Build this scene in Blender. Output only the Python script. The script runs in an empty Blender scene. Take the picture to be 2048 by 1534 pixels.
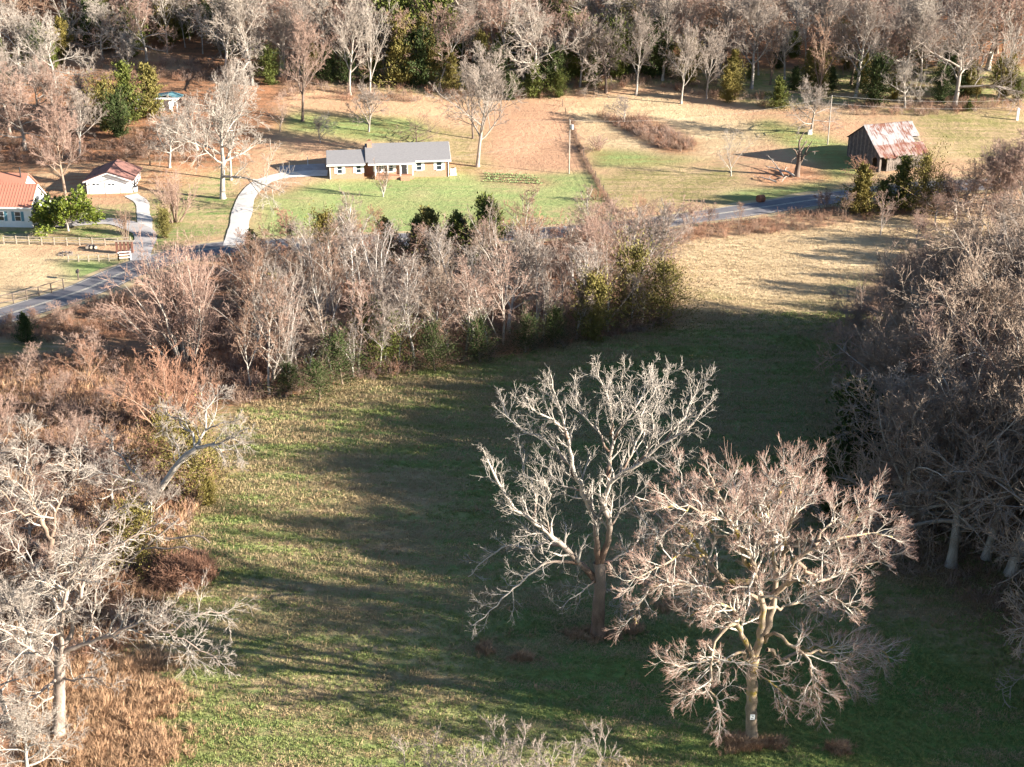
import bpy, bmesh, math, random
import numpy as np
from mathutils import Vector

# ------------------------------------------------------------------ camera, sky, sun, exposure
R = math.radians
scn = bpy.context.scene
COL = scn.collection
CAM_H, PITCH, FPX = 63.0, R(23.0), 2800.0          # height, downward pitch, focal length in 2048-px units
cam_d = bpy.data.cameras.new('camera'); cam = bpy.data.objects.new('camera', cam_d); COL.objects.link(cam)
cam.location = (0, 0, CAM_H); cam.rotation_euler = (R(90) - PITCH, 0, 0)
cam_d.sensor_width = 36.0; cam_d.lens = FPX / 2048 * 36.0; cam_d.clip_start = 1.0; cam_d.clip_end = 9000
scn.camera = cam

SUN_AZ, SUN_EL = R(17.0), R(17.0)                  # sun to the right and a little behind the camera, low
w = bpy.data.worlds.new('World'); scn.world = w; w.use_nodes = True
nt = w.node_tree; nt.nodes.clear()
o_ = nt.nodes.new('ShaderNodeOutputWorld'); b_ = nt.nodes.new('ShaderNodeBackground'); s_ = nt.nodes.new('ShaderNodeTexSky')
s_.sky_type = 'NISHITA'; s_.sun_disc = False; s_.sun_elevation = SUN_EL; s_.sun_rotation = R(90) + SUN_AZ
s_.altitude = 200; s_.air_density = 1.0; s_.dust_density = 0.3; s_.ozone_density = 2.5
b_.inputs['Strength'].default_value = 0.05
nt.links.new(s_.outputs[0], b_.inputs[0]); nt.links.new(b_.outputs[0], o_.inputs[0])
sl = bpy.data.lights.new('sun', 'SUN'); sl.energy = 5.0; sl.angle = R(0.5); sl.color = (1.0, 0.92, 0.80)
sun = bpy.data.objects.new('sun', sl); COL.objects.link(sun)
SUN = Vector((math.cos(SUN_AZ) * math.cos(SUN_EL), -math.sin(SUN_AZ) * math.cos(SUN_EL), math.sin(SUN_EL)))
sun.rotation_euler = SUN.to_track_quat('Z', 'Y').to_euler(); sun.location = (60, -20, 90)
vs = scn.view_settings; vs.view_transform = 'Standard'; vs.look = 'None'; vs.gamma = 1.0; vs.exposure = 2.15
vs.use_curve_mapping = False
scn.cycles.max_bounces = 5; scn.cycles.diffuse_bounces = 2; scn.cycles.glossy_bounces = 2; scn.cycles.transmission_bounces = 3
scn.cycles.transparent_max_bounces = 4

# ------------------------------------------------------------------ the lie of the land
def hgt(x, y):
    x = np.asarray(x, float); y = np.asarray(y, float)
    yc = np.minimum(y, 470 + 0.0 * x)
    foot = 246 + 5 * np.sin(x * 0.021 + 0.6)
    t = np.clip((yc - foot) / 10, -30, 60)
    z = 1.6 * np.log1p(np.exp(t)) + 0.0007 * np.maximum(yc - 275, 0) ** 2
    k = np.clip((y - 190) / 80, 0, 1)
    z = z + (0.22 + 0.55 * k) * np.sin(x * 0.047 + 1.0) * np.sin(y * 0.041 + 0.3) + 0.10 * np.sin(x * 0.19 + y * 0.07) * np.cos(y * 0.16 - x * 0.05)
    return z

SP, CP = math.sin(PITCH), math.cos(PITCH)
def ray(px, py):
    a, b = (px - 1024) / FPX, (767 - py) / FPX
    return a, CP + b * SP, -SP + b * CP
def at(px, py):
    """ground point seen at that place of the photograph"""
    dx, dy, dz = ray(px, py); t = 40.0
    for _ in range(4000):
        x, y, z = dx * t, dy * t, CAM_H + dz * t
        d = z - float(hgt(x, y))
        if d < 0.01 or t > 900: break
        t += max(0.02, d * 0.6)
    return Vector((dx * t, dy * t, float(hgt(dx * t, dy * t))))
def onplane(px, py, Y):
    dx, dy, dz = ray(px, py); t = Y / dy
    return Vector((dx * t, Y, CAM_H + dz * t))
def world_poly(pts): return np.array([[*at(*p)[:2]] for p in pts])
def inside(poly, X, Y):
    r = np.zeros(X.shape, bool); n = len(poly); j = n - 1
    for i in range(n):
        xi, yi = poly[i]; xj, yj = poly[j]
        c = ((yi > Y) != (yj > Y)) & (X < (xj - xi) * (Y - yi) / (yj - yi + 1e-12) + xi)
        r ^= c; j = i
    return r
def snoise(X, Y, scale, seed, oct=4):
    """smooth pseudo-noise in -1..1 from sums of sines"""
    g = np.random.default_rng(seed); v = np.zeros(np.shape(X)); tot = 0
    for o in range(oct):
        f = (2 ** o) / scale; a = 0.6 ** o
        for k in range(4):
            th = g.uniform(0, 2 * np.pi); ph = g.uniform(0, 6.28, 2)
            u = X * np.cos(th) + Y * np.sin(th); q = -X * np.sin(th) + Y * np.cos(th)
            v = v + a * np.sin(u * f * 2.2 + ph[0] + 1.7 * np.sin(q * f * 1.3 + ph[1]))
        tot += a * 4 * 0.6
    return v / tot

# ------------------------------------------------------------------ scene-tree helpers
def tag(o, label=None, cat=None, group=None, kind=None):
    if label: o['label'] = label
    if cat: o['category'] = cat
    if group: o['group'] = group
    if kind: o['kind'] = kind
    return o
def empty(name, loc, rz=0, label=None, cat=None, group=None):
    o = bpy.data.objects.new(name, None); COL.objects.link(o); o.location = loc; o.rotation_euler = (0, 0, rz)
    o.empty_display_size = 0.5
    return tag(o, label, cat, group)
def link(name, me, parent=None, mats=None):
    o = bpy.data.objects.new(name, me); COL.objects.link(o)
    if parent is not None: o.parent = parent
    return o
def mesh_np(name, V, F, mats, smooth=False, attr=None, col=None):
    """V (n,3); F list of face-index arrays, each (m,k)"""
    me = bpy.data.meshes.new(name)
    V = np.asarray(V, np.float32)
    if not isinstance(F, list): F = [F]
    F = [np.asarray(f, np.int32) for f in F if len(f)]
    me.vertices.add(len(V)); me.vertices.foreach_set('co', V.ravel())
    nl = sum(f.size for f in F); npoly = sum(len(f) for f in F)
    me.loops.add(nl); me.polygons.add(npoly)
    me.loops.foreach_set('vertex_index', np.concatenate([f.ravel() for f in F]))
    tot = np.concatenate([np.full(len(f), f.shape[1], np.int32) for f in F])
    st = np.concatenate([[0], np.cumsum(tot)[:-1]]).astype(np.int32)
    me.polygons.foreach_set('loop_start', st); me.polygons.foreach_set('loop_total', tot)
    if smooth: me.polygons.foreach_set('use_smooth', np.ones(npoly, bool))
    for k, v in (attr or {}).items():
        a = me.attributes.new(k, 'FLOAT', 'POINT'); a.data.foreach_set('value', np.asarray(v, np.float32))
    for k, v in (col or {}).items():
        a = me.attributes.new(k, 'FLOAT_COLOR', 'POINT')
        c = np.ones((len(V), 4), np.float32); c[:, :3] = v; a.data.foreach_set('color', c.ravel())
    for m in (mats if isinstance(mats, (list, tuple)) else [mats]): me.materials.append(m)
    me.update(calc_edges=True); me.validate()
    return me
class MB:
    """collects boxes, prisms and tubes into one mesh"""
    def __init__(s): s.v = []; s.f = []
    def add(s, vs, fs):
        n = len(s.v); s.v += [tuple(v) for v in vs]; s.f += [tuple(i + n for i in f) for f in fs]; return s
    def box(s, x0, x1, y0, y1, z0, z1):
        return s.add([(x0, y0, z0), (x1, y0, z0), (x1, y1, z0), (x0, y1, z0), (x0, y0, z1), (x1, y0, z1), (x1, y1, z1), (x0, y1, z1)],
                     [(3, 2, 1, 0), (4, 5, 6, 7), (0, 1, 5, 4), (1, 2, 6, 5), (2, 3, 7, 6), (3, 0, 4, 7)])
    def prism(s, prof, axis, a0, a1):
        """closed 2-D profile swept along axis 'x' (profile in y,z) or 'y' (profile in x,z) or 'z'"""
        def P(p, a): return {'x': (a, p[0], p[1]), 'y': (p[0], a, p[1]), 'z': (p[0], p[1], a)}[axis]
        n = len(prof); vs = [P(p, a0) for p in prof] + [P(p, a1) for p in prof]
        fs = [tuple(range(n)), tuple(range(2 * n - 1, n - 1, -1))] + [(i, n + i, n + (i + 1) % n, (i + 1) % n) for i in range(n)]
        return s.add(vs, fs)
    def hexa(s, p):    # 8 corners, bottom ring then top ring
        return s.add(p, [(3, 2, 1, 0), (4, 5, 6, 7), (0, 1, 5, 4), (1, 2, 6, 5), (2, 3, 7, 6), (3, 0, 4, 7)])
    def tube(s, pts, r, k=8, r1=None, cap=True):
        pts = [Vector(p) for p in pts]; n = len(pts); vs = []; fs = []
        for i, p in enumerate(pts):
            d = (pts[min(i + 1, n - 1)] - pts[max(i - 1, 0)]).normalized()
            u = d.cross(Vector((0, 0, 1)) if abs(d.z) < 0.9 else Vector((1, 0, 0))).normalized(); v = d.cross(u)
            rr = r if r1 is None else r + (r1 - r) * i / (n - 1)
            for j in range(k):
                a = 2 * math.pi * j / k; vs.append(p + u * (rr * math.cos(a)) + v * (rr * math.sin(a)))
        for i in range(n - 1):
            for j in range(k): fs.append((i * k + j, i * k + (j + 1) % k, (i + 1) * k + (j + 1) % k, (i + 1) * k + j))
        if cap: fs += [tuple(range(k - 1, -1, -1)), tuple((n - 1) * k + j for j in range(k))]
        return s.add(vs, fs)
    def build(s, name, mat, parent=None, bevel=0.0, smooth=False):
        me = bpy.data.meshes.new(name); me.from_pydata(s.v, [], s.f)
        bm = bmesh.new(); bm.from_mesh(me); bmesh.ops.recalc_face_normals(bm, faces=bm.faces)
        if bevel: bmesh.ops.bevel(bm, geom=bm.edges[:], offset=bevel, segments=1, affect='EDGES')
        bm.to_mesh(me); bm.free(); me.materials.append(mat)
        if smooth:
            for p in me.polygons: p.use_smooth = True
        return link(name, me, parent)

# ------------------------------------------------------------------ materials
class NB:
    def __init__(s, name):
        s.m = bpy.data.materials.new(name); s.m.use_nodes = True; s.t = s.m.node_tree
        s.p = s.t.nodes['Principled BSDF']; s.p.inputs['Specular IOR Level'].default_value = 0.25
    def n(s, typ, **kw):
        nd = s.t.nodes.new('ShaderNode' + typ)
        for k, v in kw.items():
            if hasattr(nd, k): setattr(nd, k, v)
        return nd
    def l(s, a, b): s.t.links.new(a, b)
    def setin(s, nd, key, v):
        if hasattr(v, 'is_output'): s.l(v, nd.inputs[key])
        else: nd.inputs[key].default_value = v
    def noise(s, vec, scale, detail=4, rough=0.55, dist=0.0):
        nd = s.n('TexNoise'); s.setin(nd, 'Scale', scale); nd.inputs['Detail'].default_value = detail
        nd.inputs['Roughness'].default_value = rough; nd.inputs['Distortion'].default_value = dist
        if vec is not None: s.l(vec, nd.inputs['Vector'])
        return nd.outputs['Fac']
    def map(s, vec, scale=(1, 1, 1), rot=(0, 0, 0)):
        nd = s.n('Mapping'); nd.inputs['Scale'].default_value = scale; nd.inputs['Rotation'].default_value = rot; s.l(vec, nd.inputs['Vector']); return nd.outputs[0]
    def rng(s, v, a, b, c=0.0, d=1.0):
        nd = s.n('MapRange'); s.setin(nd, 'Value', v); nd.inputs['From Min'].default_value = a; nd.inputs['From Max'].default_value = b
        nd.inputs['To Min'].default_value = c; nd.inputs['To Max'].default_value = d; return nd.outputs[0]
    def mix(s, f, a, b, mode='MIX'):
        nd = s.n('Mix'); nd.data_type = 'RGBA'; nd.blend_type = mode
        s.setin(nd, 0, f)
        for i, v in ((6, a), (7, b)):
            if hasattr(v, 'is_output'): s.l(v, nd.inputs[i])
            else: nd.inputs[i].default_value = (*v, 1) if len(v) == 3 else v
        return nd.outputs[2]
    def math(s, op, a, b):
        nd = s.n('Math'); nd.operation = op; s.setin(nd, 0, a); s.setin(nd, 1, b); return nd.outputs[0]
    def color(s, c):
        if hasattr(c, 'is_output'): s.l(c, s.p.inputs['Base Color'])
        else: s.p.inputs['Base Color'].default_value = (*c, 1)
    def bump(s, h, strength=0.5, dist=0.05):
        nd = s.n('Bump'); nd.inputs['Strength'].default_value = strength; nd.inputs['Distance'].default_value = dist
        s.l(h, nd.inputs['Height']); s.l(nd.outputs[0], s.p.inputs['Normal'])
    def rough(s, v): s.setin(s.p, 'Roughness', v)
    def obj(s): return s.n('TexCoord').outputs['Object']
    def gen(s): return s.n('TexCoord').outputs['Generated']
    def rand(s): return s.n('ObjectInfo').outputs['Random']
    def attr(s, name, out='Fac'):
        nd = s.n('Attribute'); nd.attribute_name = name; return nd.outputs[out]

def mat_plain(name, c, rough=0.7, var=0.12, scale=3.0, bump=0.0):
    b = NB(name); v = b.noise(b.obj(), scale, 5, 0.6)
    dark = tuple(x * (1 - var) for x in c); lite = tuple(min(1, x * (1 + var)) for x in c)
    b.color(b.mix(b.rng(v, 0.3, 0.7), dark, lite)); b.rough(rough)
    if bump: b.bump(v, bump, 0.03)
    return b.m

def mat_wood(name, c_in, c_tip, lichen=None, t0=0.0, t1=1.0, vary=0.6, bark=True):
    """bark and twigs: pale or dark patches, colour drifting to the twig tips by the tip attribute"""
    b = NB(name); co = b.obj()
    v = b.noise(b.map(co, (1, 1, 0.35)), 2.2, 4, 0.6); f = b.noise(co, 14.0, 3, 0.6)
    base = b.mix(b.rng(v, 0.32, 0.68), tuple(x * 0.5 for x in c_in), tuple(min(1, x * 1.25) for x in c_in))
    if lichen: base = b.mix(b.rng(b.noise(co, 0.55, 3, 0.6), 0.55, 0.62), base, lichen)
    c = b.mix(b.rng(b.attr('tip'), t0, t1), base, c_tip)
    c = b.mix(b.rng(b.rand(), 0, 1, 0.0, vary), c, b.mix(0.5, c, (0.26, 0.20, 0.16)))
    c = b.mix(1.0, c, b.mix(b.rng(f, 0.3, 0.7), (0.75, 0.75, 0.75), (1.1, 1.1, 1.1)), 'MULTIPLY')
    b.color(c); b.rough(0.85)
    if bark: b.bump(b.noise(b.map(co, (1, 1, 0.2)), 9.0, 4, 0.65), 0.6, 0.04)
    return b.m

M = {}
M['bark_pale'] = mat_wood('bark_pale', (0.46, 0.415, 0.36), (0.42, 0.355, 0.30), vary=0.45)
M['bark_grey'] = mat_wood('bark_grey', (0.36, 0.315, 0.275), (0.34, 0.275, 0.23))
M['bark_brown'] = mat_wood('bark_brown', (0.26, 0.185, 0.135), (0.34, 0.20, 0.135))
M['bark_pink'] = mat_wood('bark_pink', (0.37, 0.295, 0.245), (0.41, 0.255, 0.195))
M['bark_dark'] = mat_wood('bark_dark', (0.16, 0.115, 0.09), (0.25, 0.165, 0.125))
M['twig_red'] = mat_wood('twig_red', (0.30, 0.165, 0.105), (0.40, 0.205, 0.13))
M['walnut'] = mat_wood('walnut', (0.46, 0.41, 0.355), (0.42, 0.36, 0.31), t0=0.3, vary=0)
M['maple'] = mat_wood('maple', (0.54, 0.49, 0.42), (0.40, 0.225, 0.175), t0=0.62, t1=1.0, vary=0)
M['bark_mix'] = mat_wood('bark_mix', (0.40, 0.335, 0.265), (0.31, 0.22, 0.165), vary=0.4)
M['trunk_shaded'] = mat_wood('trunk_shaded', (0.19, 0.12, 0.085), (0.46, 0.40, 0.34), t0=0.015, t1=0.10, vary=0)  # dark brown stem: shade on the trunk put into its colour
M['trunk_lichen'] = mat_wood('trunk_lichen', (0.32, 0.24, 0.17), (0.45, 0.39, 0.30), lichen=(0.36, 0.26, 0.04), vary=0)

def mat_leaf(name, a, c, glossy=0.5):
    b = NB(name); co = b.obj()
    v = b.noise(co, 1.3, 3, 0.6); g = b.n('NewGeometry').outputs['Random Per Island']
    col = b.mix(b.rng(v, 0.3, 0.7), a, c)
    col = b.mix(b.rng(g, 0, 1, 0, 0.55), col, tuple(x * 0.55 for x in a))
    col = b.mix(b.rng(b.rand(), 0, 1, 0, 0.45), col, (a[0] * 1.5, a[1] * 1.15, a[2] * 0.8))
    b.color(col); b.rough(glossy)
    return b.m
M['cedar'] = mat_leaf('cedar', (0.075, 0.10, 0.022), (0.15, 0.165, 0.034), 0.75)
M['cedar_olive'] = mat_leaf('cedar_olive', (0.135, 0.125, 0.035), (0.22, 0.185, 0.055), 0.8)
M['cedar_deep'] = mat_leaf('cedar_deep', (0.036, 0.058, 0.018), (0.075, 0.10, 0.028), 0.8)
M['magnolia'] = mat_leaf('magnolia', (0.085, 0.13, 0.02), (0.19, 0.20, 0.035), 0.35)
def mat_blade(name, a, c, d):
    b = NB(name); r = b.rand()
    g = b.n('NewGeometry').outputs['Random Per Island']
    col = b.mix(b.rng(r, 0.0, 1.0), a, c); col = b.mix(b.rng(g, 0, 1, 0, 0.5), col, d); b.color(col); b.rough(0.8)
    return b.m
M['grass_green'] = mat_blade('grass_green', (0.12, 0.205, 0.045), (0.21, 0.255, 0.07), (0.27, 0.235, 0.10))
M['grass_dry'] = mat_blade('grass_dry', (0.33, 0.25, 0.13), (0.43, 0.325, 0.18), (0.26, 0.185, 0.10))
M['grass_sunlit'] = mat_blade('grass_sunlit', (0.52, 0.395, 0.235), (0.58, 0.445, 0.27), (0.46, 0.345, 0.20))  # straw colour raised so the meadow tufts look sunlit
M['grass_rust'] = mat_blade('grass_rust', (0.36, 0.215, 0.12), (0.47, 0.31, 0.185), (0.24, 0.13, 0.075))
M['stem_pale'] = mat_wood('stem_pale', (0.60, 0.55, 0.50), (0.46, 0.39, 0.34), vary=0.15)

# ground: two colours per place, mixed by streaky noise
def mat_ground():
    b = NB('ground'); co = b.obj()
    A, B_ = b.attr('ColA', 'Color'), b.attr('ColB', 'Color')
    st = b.noise(b.map(co, (0.07, 0.8, 1), (0, 0, R(-3))), 1.0, 5, 0.6, 0.4)
    big = b.noise(co, 0.11, 4, 0.6); med = b.noise(co, 0.9, 5, 0.65); fin = b.noise(co, 5.0, 5, 0.7)
    f = b.math('ADD', b.math('MULTIPLY', st, 0.40), b.math('ADD', b.math('MULTIPLY', big, 0.30), b.math('MULTIPLY', med, 0.30)))
    c = b.mix(b.rng(f, 0.42, 0.58), A, B_)
    c = b.mix(b.rng(fin, 0.35, 0.68, 0.0, 0.4), c, b.mix(0.5, c, (0.05, 0.045, 0.02)))
    c = b.mix(b.rng(b.noise(co, 2.3, 4, 0.7), 0.52, 0.75, 0.0, 0.4), c, B_)
    b.color(c); b.rough(0.95); b.p.inputs['Specular IOR Level'].default_value = 0.05
    h = b.math('ADD', b.math('MULTIPLY', fin, 0.5), b.math('ADD', med, b.math('MULTIPLY', st, 0.8)))
    b.bump(h, 0.85, 0.34)
    return b.m
M['ground'] = mat_ground()
def mat_road():
    b = NB('asphalt'); co = b.obj(); n1 = b.noise(co, 0.5, 5, 0.65); n2 = b.noise(co, 30, 2, 0.6)
    c = b.mix(b.rng(n1, 0.3, 0.7), (0.125, 0.12, 0.132), (0.20, 0.19, 0.20)); c = b.mix(b.rng(n2, 0.3, 0.7, 0, 0.4), c, (0.12, 0.11, 0.115))
    b.color(c); b.rough(0.85); b.bump(n2, 0.3, 0.01); return b.m
M['asphalt'] = mat_road()
def mat_gravel(name, a, c):
    b = NB(name); co = b.obj(); n1 = b.noise(co, 0.7, 5, 0.65); n2 = b.noise(co, 12, 3, 0.7)
    col = b.mix(b.rng(n1, 0.3, 0.7), a, c); col = b.mix(b.rng(n2, 0.35, 0.7, 0, 0.4), col, tuple(x * 0.7 for x in a)); b.color(col); b.rough(0.95)
    b.bump(n2, 0.5, 0.04); return b.m
M['gravel'] = mat_gravel('gravel', (0.50, 0.47, 0.44), (0.68, 0.64, 0.60))
M['gravel_grey'] = mat_gravel('gravel_grey', (0.30, 0.28, 0.28), (0.44, 0.41, 0.40))
M['verge'] = mat_gravel('verge', (0.40, 0.31, 0.18), (0.50, 0.38, 0.22))
def mat_brick():
    b = NB('brick'); co = b.obj()
    sx = b.n('SeparateXYZ'); b.l(co, sx.inputs[0]); cx = b.n('CombineXYZ')
    b.l(b.math('ADD', sx.outputs[0], sx.outputs[1]), cx.inputs[0]); b.l(sx.outputs[2], cx.inputs[1])
    br = b.n('TexBrick'); b.l(cx.outputs[0], br.inputs['Vector']); br.inputs['Scale'].default_value = 1.0
    br.inputs['Brick Width'].default_value = 0.22; br.inputs['Row Height'].default_value = 0.08; br.inputs['Mortar Size'].default_value = 0.008
    br.inputs['Color1'].default_value = (0.46, 0.225, 0.13, 1); br.inputs['Color2'].default_value = (0.37, 0.165, 0.095, 1); br.inputs['Mortar'].default_value = (0.45, 0.35, 0.28, 1)
    c = b.mix(b.rng(b.noise(co, 0.8, 4), 0.3, 0.7, 0, 0.25), br.outputs['Color'], (0.5, 0.31, 0.2)); b.color(c); b.rough(0.9); return b.m
M['brick'] = mat_brick()
def mat_shingle():
    b = NB('shingle'); co = b.obj()
    wv = b.n('TexWave'); wv.wave_type = 'BANDS'; wv.bands_direction = 'Z'; wv.wave_profile = 'SAW'; b.l(co, wv.inputs['Vector']); wv.inputs['Scale'].default_value = 3.2
    wv.inputs['Distortion'].default_value = 0.4; wv.inputs['Detail Scale'].default_value = 4.0
    n = b.noise(b.map(co, (1, 1, 6)), 3.0, 5, 0.7)
    c = b.mix(b.rng(n, 0.3, 0.7), (0.165, 0.16, 0.165), (0.24, 0.23, 0.232)); c = b.mix(b.rng(wv.outputs['Fac'], 0, 1, 0, 0.25), c, (0.16, 0.155, 0.16)); b.color(c); b.rough(0.9)
    b.bump(n, 0.4, 0.02); return b.m
M['shingle'] = mat_shingle()
def mat_metalroof(name, a, c, rust, lo, hi, sc=0.45):
    b = NB(name); co = b.obj(); n1 = b.noise(co, sc, 5, 0.62, 0.6); n2 = b.noise(b.map(co, (3.2, 0.5, 0.5)), 1.2, 4, 0.6)
    col = b.mix(b.rng(n2, 0.3, 0.7), a, c); f = b.math('ADD', b.math('MULTIPLY', n1, 0.5), b.math('MULTIPLY', n2, 0.5))
    col = b.mix(b.rng(f, lo, hi), col, b.mix(b.rng(n2, 0.3, 0.7), rust, tuple(x * 0.6 for x in rust))); b.color(col); b.rough(0.8); return b.m
M['tin'] = mat_metalroof('tin', (0.24, 0.23, 0.23), (0.33, 0.315, 0.315), (0.20, 0.085, 0.058), 0.48, 0.57)
M['tin_rusty'] = mat_metalroof('tin_rusty', (0.27, 0.21, 0.19), (0.33, 0.27, 0.25), (0.20, 0.075, 0.05), 0.40, 0.54)
M['red_roof'] = mat_metalroof('red_roof', (0.40, 0.165, 0.11), (0.45, 0.195, 0.135), (0.36, 0.145, 0.095), 0.55, 0.75)
M['brown_roof'] = mat_metalroof('brown_roof', (0.20, 0.105, 0.088), (0.27, 0.135, 0.11), (0.10, 0.062, 0.055), 0.5, 0.62)
M['white'] = mat_plain('white_paint', (0.78, 0.77, 0.75), 0.6, 0.06, 1.5)
def mat_siding():
    b = NB('white_siding'); co = b.obj(); wv = b.n('TexWave'); wv.wave_type = 'BANDS'; wv.bands_direction = 'Z'; wv.wave_profile = 'SAW'
    b.l(co, wv.inputs['Vector']); wv.inputs['Scale'].default_value = 2.4
    n = b.noise(co, 0.9, 5, 0.65)
    b.color(b.mix(b.rng(n, 0.3, 0.7), (0.70, 0.70, 0.69), (0.80, 0.80, 0.79))); b.rough(0.6); b.bump(wv.outputs['Fac'], 0.4, 0.03); return b.m
M['siding'] = mat_siding()
M['teal'] = mat_plain('teal_paint', (0.10, 0.24, 0.30), 0.6)
M['glass'] = mat_plain('window_glass', (0.02, 0.03, 0.045), 0.08, 0.3); M['glass'].node_tree.nodes['Principled BSDF'].inputs['Specular IOR Level'].default_value = 0.6
M['dark'] = mat_plain('dark_metal', (0.035, 0.033, 0.035), 0.5)
M['barnwood'] = mat_plain('barnwood', (0.17, 0.14, 0.12), 0.9, 0.45, 2.0, 0.4)
M['barnwood_dark'] = mat_plain('barnwood_dark', (0.10, 0.085, 0.08), 0.9, 0.4, 2.0, 0.4)
M['fencewood'] = mat_plain('fencewood', (0.34, 0.28, 0.22), 0.9, 0.3, 4.0)
M['fencewood_dark'] = mat_plain('fencewood_dark', (0.13, 0.10, 0.08), 0.9, 0.3, 4.0)
M['polewood'] = mat_plain('polewood', (0.38, 0.33, 0.28), 0.9, 0.2, 3.0)
M['grey_metal'] = mat_plain('grey_metal', (0.55, 0.56, 0.58), 0.45)
M['wire'] = mat_plain('wire', (0.42, 0.40, 0.38), 0.5)
M['stone'] = mat_plain('stone', (0.55, 0.52, 0.48), 0.9, 0.2, 3)
M['rustbrown'] = mat_plain('rustbrown', (0.20, 0.085, 0.05), 0.85, 0.3, 3)
M['wood_stack'] = mat_plain('wood_stack', (0.17, 0.08, 0.06), 0.9, 0.35, 5)
M['crop'] = mat_plain('crop', (0.21, 0.30, 0.12), 0.8, 0.35, 4)
M['sign'] = mat_plain('sign_white', (0.80, 0.80, 0.78), 0.5, 0.03)
M['black'] = mat_plain('black_print', (0.03, 0.03, 0.03), 0.6)
M['teal_roof'] = mat_plain('teal_roof', (0.09, 0.20, 0.23), 0.5)

# ------------------------------------------------------------------ ground sheet
def axis(lo, hi, step, far_lo, far_hi):
    a = np.arange(lo, hi + 1e-6, step); out = []; s = step; v = lo
    while v > far_lo: s *= 1.35; v -= s; out.append(v)
    out2 = []; s = step; v = hi
    while v < far_hi: s *= 1.35; v += s; out2.append(v)
    return np.concatenate([out[::-1], a, out2])
gx = axis(-150, 160, 1.0, -4000, 4000); gy = axis(60, 372, 0.95, -3000, 6000)
GX, GY = np.meshgrid(gx, gy); NY, NX = GX.shape
JX = GX + 1.6 * snoise(GX, GY, 5, 11) ; JY = GY + 2.2 * snoise(GX, GY, 6, 12)
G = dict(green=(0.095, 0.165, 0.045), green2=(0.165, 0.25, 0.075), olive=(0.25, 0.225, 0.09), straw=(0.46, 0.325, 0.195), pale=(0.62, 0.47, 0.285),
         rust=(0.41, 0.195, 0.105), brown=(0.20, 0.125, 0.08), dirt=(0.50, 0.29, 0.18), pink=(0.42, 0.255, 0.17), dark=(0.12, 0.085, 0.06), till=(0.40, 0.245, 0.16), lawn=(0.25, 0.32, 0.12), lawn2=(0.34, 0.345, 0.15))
A = np.zeros((NY, NX, 3)); B = np.zeros((NY, NX, 3))
A[:] = (0.225, 0.285, 0.095); B[:] = G['straw']
far = GY > 300; A[far] = G['rust']; B[far] = G['brown']
off = (GX > 48) & (GY < 200); A[off] = G['brown']; B[off] = G['green']
off = (GX < -45) & (GY < 160); A[off] = G['pink']; B[off] = G['straw']
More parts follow.
